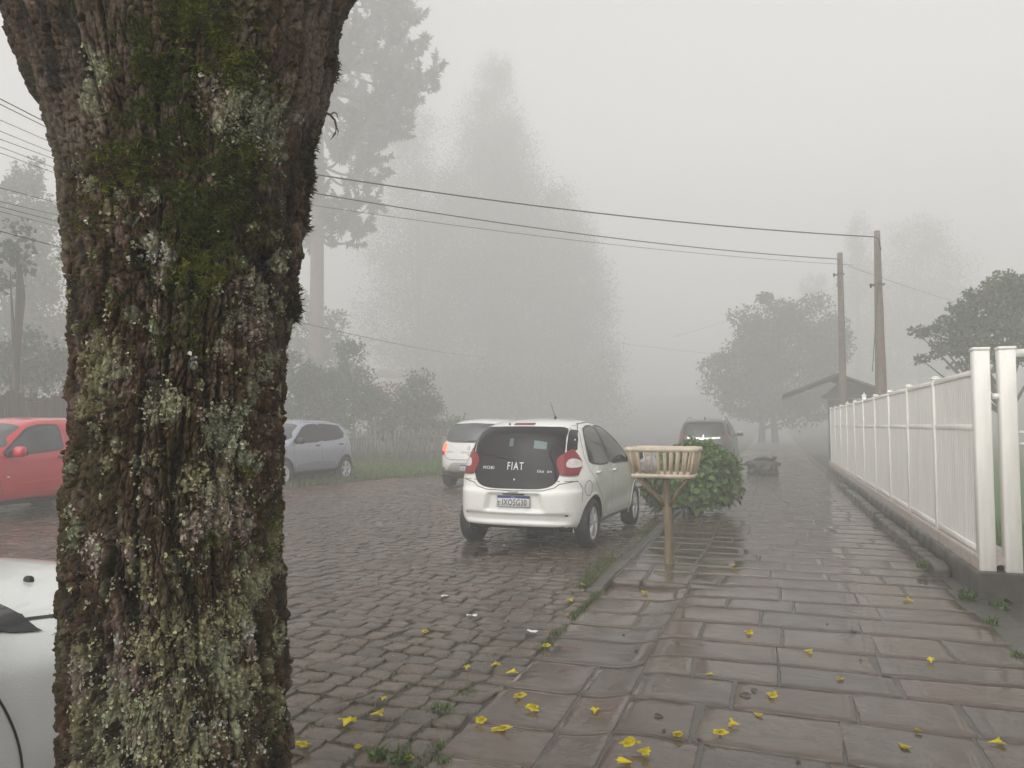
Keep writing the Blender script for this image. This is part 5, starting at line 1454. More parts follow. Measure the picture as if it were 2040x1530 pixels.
    n = 6000; blades('lawn_grass', np.c_[RNG.uniform(2.1, 3.6, n), RNG.uniform(7.8, 13, n), np.full(n, .06)], .09, .005, .7, [(.10, .18, .03), (.13, .21, .04)])
    tag(bpy.data.objects['lawn_grass'], 'bright lawn grass glimpsed between the gate posts', 'grass')
    xs = np.linspace(1.5, 8, 40); ys_ = np.linspace(-3, 7.5, 60); X, Y = np.meshgrid(xs, ys_)
    Z = .035 + .016 * fbm(X * 3, Y * 3) + .012 * fbm(X * 11, Y * 11)
    tag(np_mesh('driveway', np.stack([X, Y, Z], -1), grid_faces(40, 60), None, mat('wet_soil', (.075, .062, .045), .4, noise=(18, .5), bump=(60, .9, .012))), kind='structure')
fence()

# ================================================================== WOODEN BASKET BIN ON A POST
M_wood = mat('pale_wood', (.46, .37, .26), .55, noise=(14, .35, 8), bump=(60, .4, .004), nscale_xyz=(1, 1, .25))
M_woodr = mat('pale_wood_rail', (.56, .48, .37), .5, noise=(9, .25, 8), bump=(50, .3, .003))
M_postw = mat('weathered_post', (.20, .155, .088), .55, noise=(22, .55, 8), bump=(70, .5, .005), nscale_xyz=(1, 1, .12))
def basket_bin():
    b = P(1332, 1122, SIDE_Z)
    x0, y0 = float(b[0]), float(b[1])
    S = 1.0; zb, zt = .985, 1.262
    cx, cy = x0 - .035, y0 + .02
    root = thing('basket_bin', 'pale wooden slatted litter basket on a round post by the kerb', 'litter bin', (x0, y0, SIDE_Z))
    def pt(mb, nm, m): o = mb.build(nm, m, None, smooth=True, col=False); o.parent = root; o.location = (-x0, -y0, -SIDE_Z); return o
    mb = MB(); n = 24; t = np.linspace(0, 1, n)
    mb.tube(np.c_[x0 + .010 * np.sin(t * 5) - .008 * t, y0 + .006 * np.sin(t * 7), SIDE_Z - .1 + t * (zb - SIDE_Z + .09)], .046 + .004 * np.sin(t * 13) - .004 * t, 18, jit=.02); pt(mb, 'post', M_postw)
    W0, W1, D0, D1 = .62, .725, .40, .50                         # bottom and top outline
    def rim(w, d, z, r, nm):
        for (ax, sg) in (('x', -1), ('x', 1), ('y', -1), ('y', 1)):
            mb = MB()
            k = np.linspace(-1, 1, 9)
            if ax == 'x': p = np.c_[cx + k * (w / 2 + .012), np.full(9, cy + sg * d / 2), np.full(9, z + (0.004 if sg > 0 else 0))]
            else: p = np.c_[np.full(9, cx + sg * w / 2), cy + k * (d / 2 - .0), np.full(9, z + .002)]
            rr = r * (1 + .05 * RNG.normal(0, 1, 9)); rr[0] *= .82; rr[-1] *= .82
            mb.tube(p, rr, 14); pt(mb, nm, M_woodr)
    rim(W1, D1, zt, .0255, 'top_rail'); rim(W0, D0, zb, .024, 'bottom_rail')
    # slats
    def slat(p, q, r=.0145):
        mb = MB(); mb.tube([p, (np.array(p) + q) / 2 + RNG.normal(0, .002, 3), q], r * RNG.uniform(.9, 1.15), 9, jit=.05); pt(mb, 'slat', M_wood)
    for sg in (-1, 1):
        for t in np.linspace(-.93, .93, 10):
            slat((cx + t * W0 / 2, cy + sg * D0 / 2, zb), (cx + t * W1 / 2, cy + sg * D1 / 2, zt))
        for t in np.linspace(-.86, .86, 9):
            slat((cx + sg * W0 / 2, cy + t * D0 / 2, zb), (cx + sg * W1 / 2, cy + t * D1 / 2, zt), .0135)
    mb = MB()
    for k in range(9):
        t = -.88 + 1.76 * k / 8
        mb.box((cx, cy + t * D0 / 2, zb + .008), (W0 - .02, D0 / 9 - .006, .016), bev=.004)
    pt(mb, 'floor_boards', M_woodr)
    for sx, sy in ((-1, -1), (-1, 1), (1, -1), (1, 1)):
        mb = MB(); mb.tube([(x0 + sx * .03, y0 + sy * .03, .66), (cx + sx * .15, cy + sy * .10, .82 + .01), (cx + sx * (W0 / 2 - .04), cy + sy * (D0 / 2 - .05), zb - .015)], [.017, .019, .017], 9, jit=.06); pt(mb, 'brace', M_postw)
    # the bag that lies in it
    V, F = superbox((.21, .22, .20), 2.3, 16)
    nrm = V / (np.linalg.norm(V, axis=1)[:, None] + 1e-9)
    V = V + nrm * (.018 * np.abs(fbm(V[:, 0] * 22, V[:, 1] * 22, V[:, 2] * 22, 4))[:, None] * 2 - .012); V[:, 2] = np.maximum(V[:, 2], -.085)
    o = np_mesh('plastic_bag', V, F, None, mat('pale_plastic', (.42, .42, .50), .32, noise=(16, .35), coat=.3))
    o.location = (cx - W0 / 2 + .145, cy - .02, zb + .017 + .085); tag(o, 'crumpled pale plastic bag lying inside the wooden basket', 'bag')
basket_bin()

# ================================================================== LEAFY BUSH
def bush():
    b = P(1372, 1030, SIDE_Z); x, y = float(b[0]), float(b[1]) + .55
    root = thing('leafy_bush', 'rounded bright green big leaved bush on the pavement edge', 'bush', (x, y, SIDE_Z))
    n = 4600
    u = RNG.normal(0, 1, (n, 3)); u /= np.linalg.norm(u, axis=1)[:, None]; u[:, 2] = np.where(u[:, 2] < -.75, -u[:, 2], u[:, 2])
    lump = 1 + .20 * fbm(u[:, 0] * 2.9, u[:, 1] * 2.9, u[:, 2] * 2.9 + 4, 3)
    r = (.74 + .26 * RNG.random(n)) * lump
    ax = np.array([.82, .74, .60])
    pos = u * r[:, None] * ax + [0, 0, .575]
    # a shoulder to the left and a crest on top
    k = pos[:, 0] < 0; pos[k, 2] -= .10 * (-pos[k, 0])
    pos = pos[pos[:, 2] > .03]; n = len(pos)
    out = (pos - [0, 0, .5]); out /= np.linalg.norm(out, axis=1)[:, None]
    d = out * .8 + RNG.normal(0, .55, (n, 3)); d[:, 2] -= .35; d /= np.linalg.norm(d, axis=1)[:, None]
    nn = out + RNG.normal(0, .35, (n, 3)) + [0, 0, .5]; w = np.cross(d, nn); w /= np.linalg.norm(w, axis=1)[:, None]; nn = np.cross(w, d)
    L = RNG.uniform(.06, .135, n)[:, None]; W = L * RNG.uniform(.32, .40, n)[:, None]
    rows = []
    for t, ww, dip in ((0, .05, 0), (.25, .85, .03), (.55, 1.0, .02), (.82, .55, -.05), (1.0, .02, -.16)):
        c = pos + d * L * t + nn * L * dip
        rows += [c - w * W * ww + nn * W * .28 * ww, c, c + w * W * ww + nn * W * .28 * ww]
    V = np.stack(rows, 1); o = np.arange(n)[:, None, None] * 15
    f = np.array([[r_ * 3 + a, r_ * 3 + a + 1, r_ * 3 + a + 4, r_ * 3 + a + 3] for r_ in range(4) for a in (0, 1)])
    col = np.array([(.085, .165, .024), (.11, .20, .032), (.06, .125, .017), (.15, .24, .05), (.095, .175, .028)])[RNG.integers(0, 5, n)] * RNG.uniform(.7, 1.2, (n, 1))
    np_mesh('foliage', V, f[None] + o, None, leafmat('bush_leaf', .32, .25), root, np.repeat(col[:, None], 15, 1).reshape(-1, 3))
    mb = MB()
    for k in range(26):
        a = RNG.uniform(0, 6.28); q = RNG.uniform(.15, .5)
        mb.tube([(RNG.normal(0, .08), RNG.normal(0, .08), -.05), (math.cos(a) * q * .5, math.sin(a) * q * .5, .3), (math.cos(a) * q, math.sin(a) * q, .62 + RNG.uniform(-.2, .3))], [.012, .009, .004], 5)
    mb.build('stem', mat('bush_stem', (.06, .045, .025), .7), root, smooth=True, col=False)
    V, F = superbox((.62, .62, .66), 2.2, 8)
bush()

# black refuse bag / sack beyond the bush
def rubbish():
    b = P(1517, 948, SIDE_Z); V, F = superbox((.86, .55, .46), 4.2, 22)
    n = V / np.linalg.norm(V, axis=1)[:, None]
    V = V + n * (.05 * fbm(V[:, 0] * 7, V[:, 1] * 7, V[:, 2] * 7, 4))[:, None] * 2; V[:, 0] *= 1 + .12 * (V[:, 2] > .1); V[:, 2] = np.maximum(V[:, 2], -.2)
    root = thing('rubbish_sack', 'squat black rubbish sack sitting on the pavement beyond the bush', 'rubbish bag', (float(b[0]) + .05, float(b[1]) + .25, SIDE_Z))
    m = mat('black_plastic_sack', (.014, .014, .015), .35, noise=(9, .3), bump=(18, .5, .02))
    o = np_mesh('sack', V + [0, 0, .2], F, None, m, root)
    mb = MB()
    for a, b_ in (((-.25, .0, .40), (-.02, .04, .50)), ((-.02, .04, .50), (.22, -.02, .46)), ((.22, -.02, .46), (.38, .0, .52))): mb.tube([a, (np.array(a) + b_) / 2 + [0, 0, .02], b_], [.05, .06, .035], 7, jit=.15)
    mb.build('gathered_top', m, root, smooth=True, col=False)
rubbish()

# ================================================================== POLES AND CABLES
M_pole = mat('pole_timber', (.17, .135, .115), .75, noise=(8, .3), bump=(30, .5, .01))
M_cable = mat('cable_black', (.02, .02, .02), .6)
def pole(px, D, ytop, r0, r1, label, brackets=()):
    x, y = GX(px, D); zt = float(PD(px, ytop, D)[2])
    root = thing('utility_pole', label, 'pole', (x, y, 0), group='utility poles')
    mb = MB(); t = np.linspace(0, 1, 14); mb.tube(np.c_[0 * t, 0 * t, -.3 + t * (zt + .3)], r0 + (r1 - r0) * t, 14, jit=.015); mb.build('shaft', M_pole, root, smooth=True, col=False)
    for z in brackets:
        mb = MB(); mb.tube([(-.20, -.02, z), (.12, -.02, z)], .02, 6); mb.tube([(-.19, -.02, z - .06), (-.19, -.02, z + .05)], [.022, .034], 8); mb.build('bracket', M_cable, root, smooth=True, col=False)
        mb = MB(); mb.tube([(r0 * math.cos(a) * .85, r0 * math.sin(a) * .85, z + .02) for a in np.linspace(0, 6.28, 16)], .012, 5, cap=False); mb.build('clamp', M_cable, root, smooth=True, col=False)
    return np.array([x, y, zt])
def hang(label, a, b, sag, r, n=40, cat='cable', extra=None):
    a, b = np.array(a, float), np.array(b, float); t = np.linspace(0, 1, n)[:, None]
    p = a + (b - a) * t; p[:, 2] -= sag * 4 * (t * (1 - t))[:, 0]
    if extra is not None: p = np.concatenate([p, np.array(extra)])
    mb = MB(); mb.tube(p, r, 6); o = mb.build('overhead_cable', M_cable, None, smooth=True, col=False)
    o['label'] = label; o['category'] = cat; o['group'] = 'overhead cables'; return o
p1 = pole(1681, 24.6, 500, .135, .085, 'shorter utility pole standing behind the far end of the fence', (7.0 - .62,))
p2 = pole(1757, 20.6, 455, .19, .075, 'taller thicker utility pole behind the white fence', (5.3,))
xL, yL = GX(262, 16.0)
pL = pole(262, 16.0, 250, .16, .10, 'utility pole across the road hidden behind the big tree trunk', (6.6,))
def PZ(px, py, D): return PD(px, py, D)
c1 = PZ(1742, 472, 20.5); c2 = PZ(1668, 516, 24.5)
hang('thick twisted cable running across the sky to the taller pole', PZ(262, 285, 16.0), c1, .28, .0155, extra=[c1 + [.10, .05, -.04], c1 + [.16, .08, -.35]])
hang('second cable below the thick one ending at the shorter pole', PZ(262, 318, 16.0), c2, .30, .0135, extra=[c2 + [.06, 0, -.12], c2 + [.02, 0, -.6], c2 + [-.04, 0, -.85], c2 + [.12, 0, -.95]])
hang('thinnest of the cables crossing the sky above the cars', PZ(262, 352, 16.0), PZ(1700, 528, 24.5), .25, .006)
hang('thin cable running right from the shorter pole into the fog', PZ(1690, 530, 24.4), PZ(2040, 640, 36), .1, .005)
hang('slack drop cable hanging beside the taller pole', PZ(1750, 560, 20.4), PZ(1738, 740, 20.4), 0, .010)
hang('faint low cable on the left above the silver car', PZ(262, 560, 16.0), PZ(980, 712, 75), .35, .013)
hang('faint cable above the dark vehicle', PZ(1210, 680, 85), PZ(1640, 722, 85), .25, .02)
hang('faint rising cable left of the round tree', PZ(1340, 672, 85), PZ(1700, 560, 85), .1, .02)
for k, (ya, yb, Da, Db, r) in enumerate([(182, 330, 7.5, 16, .012), (194, 336, 7.5, 16, .010), (230, 352, 8.5, 16, .008), (254, 366, 8.5, 16, .008), (272, 372, 8, 16, .008), (287, 392, 9, 16, .008), (300, 400, 9, 16, .008), (376, 442, 9, 16, .010), (405, 462, 9, 16, .009), (414, 478, 9, 16, .010), (424, 488, 10, 16, .008), (462, 530, 9, 16, .014)]):
    names = ['topmost', 'second from top', 'third from top', 'fourth from top', 'fifth from top', 'sixth from top', 'seventh from top', 'eighth from top', 'ninth from top', 'tenth from top', 'eleventh from top', 'lowest and thickest']
    pb = PZ(262, yb, Db); pa = pb + (PZ(-60, ya - 25, Da) - pb) * 3.2
    hang(names[k] + ' of the cables left of the big trunk', pa, pb, .05, r * .5, 30)

def street_lamp():
    x, y = GX(1188, 120); z0 = PD(1188, 668, 120)[2]; z1 = PD(1240, 617, 120)[2]; w = (PD(1240, 617, 120) - PD(1188, 617, 120))
    root = thing('street_lamp', 'faint street lamp with a curved arm deep in the fog', 'street lamp', (x, y, 0))
    mb = MB(); mb.tube([(0, 0, 0), (0, 0, z0)], [.12, .07], 8); mb.build('pole', M_pole, root, smooth=True, col=False)
    t = np.linspace(0, 1, 12)[:, None]; mb = MB(); p = w * t ** 1.4; p[:, 2] = z0 - .1 + (z1 - z0 + .1) * (1 - (1 - t[:, 0]) ** 1.8); mb.tube(p, .05, 7); mb.build('arm', M_pole, root, smooth=True, col=False)
    mb = MB(); mb.box(w * 1.05 + [0, 0, z1 - .02], (.75, .3, .16), bev=.05); mb.build('lamp_head', M_pole, root, col=False)
street_lamp()
# ================================================================== BACKGROUND TREES AND BUILDINGS
M_trunkw = mat('far_bark', (.07, .055, .045), .8, noise=(6, .3))
M_needle = leafmat('needle', .6, .15)
def tree(name, label, px, D, blobs, cols, leaf, dens, trunk=(.2, .1), group=None, cat='tree', m=None, tpx=None, droop=.3, limbs=6, seed_clump=.37):
    """blobs: crown masses given by (photo px, py, rx, ry) at depth D; each becomes a clumpy cloud of leaves in 3-D"""
    x, y = GX(px, D); g = 0.0 if x > -11 else .2
    root = thing(name, label, cat, (x, y, g), group=group)
    b0 = np.array([x, y, g]); pos = []; k = D / FPX; cent = []
    for (bx, by, rx, ry) in blobs:
        c = PD(bx, by, D) - b0; A, B = rx * k, ry * k; cent.append(c)
        nc = max(9, int(A * B / (leaf * 3.2) ** 2 * 2.2)); nl = int(A * B * dens * 34 / leaf ** 2)
        u = RNG.normal(0, 1, (nc, 3)); u /= np.linalg.norm(u, axis=1)[:, None]
        cc = c + u * (RNG.uniform(.35, 1.0, (nc, 1)) ** .5) * np.array([A, A * .85, B])
        w = RNG.integers(0, nc, nl)
        v = RNG.normal(0, 1, (nl, 3)); v /= np.linalg.norm(v, axis=1)[:, None]
        pos.append(cc[w] + v * (RNG.random((nl, 1)) ** .5) * np.array([A, A * .85, B]) * seed_clump * (.8 + 1.3 * _h(w, w, w * 0, 5))[:, None])
    pos = np.concatenate(pos)
    leafcards('crown', pos, leaf, leaf * .42, cols, m or M_leaf, root, droop=droop)
    mb = MB(); top = max(cent, key=lambda c: c[2]); low = min(c[2] for c in cent)
    tops = tpx or [0]
    for o in tops:
        zt = top[2]
        q = np.array([[o, 0, -.3], [o * .9 + RNG.normal(0, .05), 0, low * .6], [o * .5 + top[0] * .3, 0, low * .6 + (zt - low * .6) * .5], [top[0], top[1], zt]])
        mb.tube(q, [trunk[0], trunk[0] * .8, trunk[1], trunk[1] * .3], 9, jit=.04)
    for c in cent[:limbs * 2]:
        s0 = np.array([tops[0] * .6, 0, max(low * .5, c[2] * .45)]); mb.tube([s0, (s0 + c) / 2 + [0, 0, -.05 * c[2]], c], [trunk[1] * .7, trunk[1] * .45, trunk[1] * .12], 6)
    mb.build('trunk', M_trunkw, root, smooth=True, col=False)
    return root
DK = [(.045, .060, .032), (.06, .075, .04), (.035, .05, .026)]
MG = [(.075, .105, .045), (.095, .125, .055), (.06, .085, .035)]
LG = [(.12, .155, .065), (.15, .18, .08), (.10, .13, .05)]
G = 'trees standing in the fog'
# tall conifer in the middle and its neighbours
tree('conifer_tree', 'tallest pointed conifer fading into fog behind the two white hatchbacks', 985, 112, [(985, 160, 38, 50), (975, 240, 62, 60), (990, 300, 75, 60), (960, 370, 100, 75), (1010, 420, 105, 70), (950, 480, 130, 85), (1030, 520, 120, 80), (960, 590, 150, 90), (1050, 630, 125, 90), (950, 700, 150, 85), (1060, 740, 130, 80), (980, 800, 170, 60)], DK, .27, .75, (.55, .3), G, m=M_needle, droop=.8)
tree('conifer_tree', 'shorter conifer at the right shoulder of the tallest conifer', 1150, 116, [(1115, 430, 42, 50), (1135, 490, 55, 60), (1150, 560, 62, 70), (1155, 640, 68, 75), (1160, 720, 70, 75), (1165, 800, 72, 50)], DK, .27, .7, (.4, .2), G, m=M_needle, droop=.8)
tree('broadleaf_tree', 'hazy rounded tree at the left shoulder of the tallest conifer', 830, 110, [(830, 270, 55, 45), (800, 330, 60, 60), (850, 400, 80, 70), (800, 480, 80, 80), (850, 560, 90, 80), (800, 650, 90, 80), (850, 740, 90, 80)], DK, .27, .42, (.4, .2), G)
for a in [('low dark tree filling the foot of the tallest conifer', 930, 96, [(880, 800, 70, 60), (960, 790, 70, 70), (1030, 810, 80, 60), (900, 850, 80, 40), (1000, 850, 90, 40)]), ('low dark tree at the foot of the shorter conifer', 1130, 100, [(1100, 800, 70, 60), (1160, 780, 60, 70), (1180, 830, 70, 50), (1100, 850, 80, 40)])]:
    tree('broadleaf_tree', a[0], a[1], a[2], a[3], DK, .3, .5, (.3, .15), G, limbs=2)
# left edge
tree('broadleaf_tree', 'pale green feathery tree at the left edge behind the red car', 50, 45, [(50, 340, 30, 40), (20, 400, 50, 50), (80, 430, 50, 55), (-40, 470, 70, 70), (40, 500, 70, 60), (110, 520, 50, 60), (0, 590, 90, 70), (100, 620, 70, 60), (20, 690, 110, 60), (140, 690, 80, 60), (-100, 600, 90, 90), (60, 750, 110, 60), (-30, 760, 90, 60)], LG, .24, 1.0, (.25, .12), G)
tree('broadleaf_tree', 'dim green tree showing just right of the big trunk above the silver car', 600, 62, [(590, 640, 50, 50), (640, 670, 60, 50), (580, 720, 60, 50), (660, 730, 60, 50)], MG, .3, .7, (.2, .1), G)
# shrubs above the verge
SG = 'shrubs behind the grass verge'
for a in [('shrub', 'mid green shrub directly behind the silver compact car', 600, 37, [(585, 740, 50, 50), (625, 780, 55, 45), (580, 810, 50, 40), (640, 830, 60, 40)]),
          ('shrub', 'taller shrub on the verge to the right of the silver car', 705, 40, [(690, 750, 45, 50), (725, 790, 45, 45), (700, 830, 55, 40), (690, 700, 30, 30)]),
          ('shrub', 'low shrub on the verge midway between silver car and moving white car', 785, 40, [(775, 800, 45, 40), (810, 830, 45, 35), (770, 850, 50, 30)]),
          ('shrub', 'shrub just left of the moving white car', 850, 42, [(840, 790, 45, 45), (870, 830, 50, 40), (845, 850, 50, 30)])]:
    tree(a[0], a[1], a[2], a[3], a[4], MG, .17, .9, (.06, .03), SG, 'shrub', limbs=4)
# round tree over the pavement, forked trunk
tree('round_tree', 'round headed dark tree on forked trunks over the far pavement', 1530, 60, [(1530, 630, 62, 38), (1600, 640, 62, 42), (1500, 690, 58, 48), (1570, 710, 85, 60), (1640, 700, 42, 62), (1455, 745, 48, 34), (1510, 770, 80, 42), (1600, 780, 76, 46), (1650, 775, 36, 40), (1480, 800, 46, 28), (1560, 822, 66, 24), (1630, 815, 44, 26)], DK, .24, 1.5, (.30, .15), G, tpx=[-.5, .55], seed_clump=.36)
# leafy tree behind the fence
tree('leafy_tree', 'spreading leafy tree behind the white fence at the right edge', 2010, 25, [(1990, 582, 46, 30), (2035, 563, 50, 24), (1950, 606, 36, 26), (1915, 630, 34, 24), (2005, 610, 60, 40), (2060, 590, 70, 45), (1955, 632, 44, 28), (2020, 650, 66, 36), (1915, 655, 34, 18), (1880, 650, 24, 13), (1850, 662, 20, 11), (1825, 660, 15, 9), (1895, 688, 30, 12), (1870, 705, 20, 9), (1835, 716, 15, 8), (1950, 690, 40, 22), (2010, 700, 60, 22), (1960, 722, 46, 24), (2080, 680, 60, 40), (1930, 670, 50, 26), (1985, 660, 60, 36)], LG + MG + [(.13, .10, .05)], .13, 1.0, (.18, .09), G, limbs=10, seed_clump=.34)
# far conifers on the right
tree('conifer_tree', 'faint narrow conifer behind the two utility poles', 1712, 122, [(1708, 470, 26, 36), (1712, 540, 40, 60), (1715, 630, 52, 70), (1715, 720, 58, 60)], DK, .3, .6, (.35, .2), G, m=M_needle, droop=.8)
tree('broadleaf_tree', 'faint broad tree to the right of the taller utility pole', 1835, 125, [(1820, 480, 55, 42), (1850, 540, 75, 55), (1825, 620, 90, 70), (1870, 640, 80, 70), (1840, 720, 110, 60)], DK, .3, .6, (.4, .2), G)
tree('conifer_tree', 'small faint conifer tip left of the shorter utility pole', 1620, 130, [(1620, 570, 22, 30), (1622, 630, 34, 50), (1625, 720, 44, 60)], DK, .3, .6, (.3, .15), G, m=M_needle, droop=.8)

def araucaria():
    D = 60.0; x, y = GX(626, D); root = thing('monkey_puzzle_tree', 'tall tree with upcurved brush ended branches above the silver car', 'tree', (x, y, .2), group=G)
    H = 21.5; root.scale = (1.82,) * 3
    mb = MB(); mb.tube([(0, 0, -.4), (.05, 0, 6), (0, 0, 13), (0, 0, H)], [.34, .30, .24, .08], 12, jit=.03); mb.build('trunk', mat('araucaria_bark', (.16, .11, .095), .85, noise=(5, .3)), root, smooth=True, col=False)
    nb = MB(); P_, Dr = [], []
    zs = [9.2, 10.6, 12.2, 14.2, 15.6, 17.0, 18.4, 19.8, 21.0]
    for z in zs:
        L0 = np.interp(z, [9, 11, 12.5, 14.5, 17, 20, 21.5], [2.4, 3.4, 3.6, 5.4, 5.2, 4.2, 2.6])
        n = 11 if z > 13 else 6
        a0 = RNG.uniform(0, 6.28)
        for k in range(n):
            a = a0 + 2 * np.pi * k / n + RNG.normal(0, .15); L = L0 * RNG.uniform(.8, 1.05)
            d = np.array([math.cos(a), math.sin(a), 0]); t = np.linspace(0, 1, 12)
            p = np.array([0, 0, z])[None] + d * (L * t)[:, None]; p[:, 2] += -.9 * np.sin(t * 2.3) * (.6 + .1 * L) + 1.5 * t ** 3
            nb.tube(p, .075 * (1 - .75 * t), 6)
            for s in range(14 if z > 13 else 8):                      # side twigs near the end, each a bottlebrush
                q = p[np.clip(5 + int(6 * RNG.random() ** .6), 0, 11)]; e = d * RNG.uniform(-.1, .8) + RNG.normal(0, .55, 3) + [0, 0, .35]; e /= np.linalg.norm(e)
                l = RNG.uniform(.5, 1.1); tt = np.linspace(0, 1, 6)[:, None]; qq = q + e * l * tt; qq[:, 2] += .25 * tt[:, 0] ** 2
                nb.tube(qq, .03, 4)
                m = 90; w = RNG.random((m, 1)); P_.append(q + e * l * w + [0, 0, 1] * (.25 * w ** 2)); Dr.append(np.broadcast_to(e * .9, (m, 3)))
    nb.build('branch', M_trunkw, root, smooth=True, col=False)
    leafcards('needles', np.concatenate(P_), .27, .042, DK, M_needle, root, droop=0, out=np.concatenate(Dr), spread=.75)
araucaria()

# ------------------------------------------------------------------ buildings half lost in the fog
def gatehouse():
    D = 33; x, y = GX(1668, D)
    root = thing('gatehouse', 'dark gabled porch with posts across the far pavement', 'porch', (x, y, 0)); root.scale = (1.25,) * 3
    md = mat('dark_timber', (.06, .05, .042), .75, noise=(5, .3)); mr = mat('roof_tiles', (.055, .05, .048), .7, noise=(9, .3), bump=(8, .6, .04))
    W, Ln, ze, zr = 1.75, 3.2, 2.28, 2.98
    mb = MB()
    V = []
    for yy in (-.6, Ln):
        V += [(-W, yy, ze), (0, yy, zr), (W, yy, ze), (W, yy, ze - .09), (0, yy, zr - .10), (-W, yy, ze - .09)]
    F4 = [[0, 1, 7, 6], [1, 2, 8, 7], [5, 11, 10, 4], [4, 10, 9, 3], [0, 6, 11, 5], [2, 3, 9, 8], [0, 5, 4, 1], [1, 4, 3, 2], [6, 7, 10, 11], [7, 8, 9, 10]]
    mb.add(np.array(V, float), F4); mb.build('roof', mr, root, col=False)
    mb = MB(); mb.add([(-.45, -.2, ze - .05), (1.5, -.2, ze - .05), (0.25, -.2, zr - .15)], None, [[0, 1, 2]]); mb.box((.5, -.2, ze - .09), (2.0, .08, .12)); mb.build('gable_board', md, root, col=False)
    mb = MB(); mb.box((.12, .1, ze / 2 - .1), (.78, .3, ze - .15), bev=.02); mb.build('pillar', md, root, col=False)
    mb = MB(); mb.box((1.4, .1, ze / 2 - .1), (.25, .25, ze - .15), bev=.02); mb.build('post', md, root, col=False)
    mb = MB(); mb.box((.75, 2.6, ze / 2 - .1), (1.7, .2, ze - .1)); mb.build('rear_wall', md, root, col=False)
gatehouse()
def house():
    D = 104; x, y = GX(758, D)
    root = thing('house', 'orange walled house barely visible through the fog and shrubs', 'house', (x, y, 0.2))
    mw = mat('orange_render', (.50, .17, .085), .8, noise=(2, .15)); mr = mat('house_roof', (.20, .10, .08), .8, noise=(7, .3))
    mb = MB(); mb.box((0, 2.5, 3.0), (2.9, 5, 8.2)); mb.build('wall', mw, root, col=False)
    mb = MB(); V = [(-1.6, -.3, 8.0), (0, -.3, 8.9), (1.6, -.3, 8.0), (-1.6, 5.3, 8.0), (0, 5.3, 8.9), (1.6, 5.3, 8.0)]; mb.add(V, [[0, 1, 4, 3], [1, 2, 5, 4], [0, 3, 5, 2]], [[0, 2, 1], [3, 4, 5]]); mb.build('roof', mr, root, col=False)
    mb = MB(); mb.box((0, -.02, 1.9), (.8, .06, 1.1)); w = mb.build('window', M_glassl, root, col=False)
    mb = MB(); mb.box((0, -.05, 1.9), (.05, .04, 1.1)); mb.box((0, -.045, 1.32), (.95, .08, .06)); mb.build('frame', M_fence, w, col=False)
house()
def roadside_left():
    # old timber fence with a few pale boards behind the red car
    x0, y0 = GX(150, 21); x1, y1 = GX(-90, 19)
    root = thing('board_fence', 'dark old board fence with a few pale boards behind the red car', 'fence', (x0, y0, .3))
    md = mat('old_boards', (.055, .045, .04), .85, noise=(5, .35)); mp = mat('pale_board', (.42, .40, .30), .8, noise=(5, .2))
    n = 26; dx, dy = (x1 - x0) / n, (y1 - y0) / n; l = math.hypot(dx, dy); rz = math.atan2(dy, dx)
    for k in range(n):
        h = RNG.uniform(1.9, 2.25); mb = MB(); mb.box(((k + .5) * dx, (k + .5) * dy, h / 2 - .1), (l * RNG.uniform(.9, .985), .04, h), rz, bev=.008); mb.build('board', md, root, col=False)
    for k, (a, h0, h1) in enumerate([(10.9, .9, 1.6), (12.2, .85, 1.5), (4.3, .9, 1.75), (3.2, .7, 1.3), (8.1, .5, .95)]):
        mb = MB(); mb.box((a * dx + .06 * dy / l, a * dy - .08, (h0 + h1) / 2), (l * .6, .03, h1 - h0), rz, bev=.01); mb.build('pale_board', mp, root, col=False)
    mb = MB(); mb.box((n / 2 * dx, n / 2 * dy + .05, 1.9), (l * n, .06, .10), rz); mb.build('rail', mp if False else md, root, col=False)
    for (px, py, s, lab) in ((22, 838, .42, 'pale boulder behind the roof of the red car'), (95, 843, .34, 'reddish boulder beside the pale one behind the red car')):
        q = PD(px, py, 17.2); V, F = superbox((s * 1.9, s * 1.2, s * 1.4), 3.2, 9)
        V = V + .12 * s * np.stack([fbm(V[:, 0] * 3, V[:, 1] * 3, V[:, 2] * 3 + px, 3, k) for k in range(3)], -1) * 2
        o = np_mesh('boulder', V, F, None, mat('boulder_stone', (.34, .32, .26) if px < 50 else (.20, .12, .09), .8, noise=(4, .3), bump=(8, .8, .05))); o.location = (float(q[0]), float(q[1]), .75)
        tag(o, lab, 'rock', 'boulders by the board fence')
    # raised bank the boulders and the fence stand on
    a = np.linspace(0, 1, 24); pts = np.stack([x1 + (x0 - x1) * a, y1 + (y0 - y1) * a], -1)
    V = []
    for (X, Y) in pts:
        for (ox, oy, z) in ((2.6, -3.4, .1), (2.0, -2.6, .48), (1.2, -1.6, .55), (0, 0, .5), (-2, 2, .4)):
            V.append((X + ox * .6 + RNG.normal(0, .06), Y + oy * .6, z + RNG.normal(0, .05)))
    tag(np_mesh('bank', V, grid_faces(5, 24), None, mat('bank_soil', (.06, .055, .035), .85, noise=(4, .5), bump=(9, .9, .05))), kind='structure')
    # thin trunk behind
    tree('slender_tree', 'dark slender trunk standing behind the board fence at the left edge', 30, 22.5, [(35, 480, 30, 50), (20, 540, 40, 40)], MG, .22, .5, (.13, .12), G, limbs=1)
roadside_left()

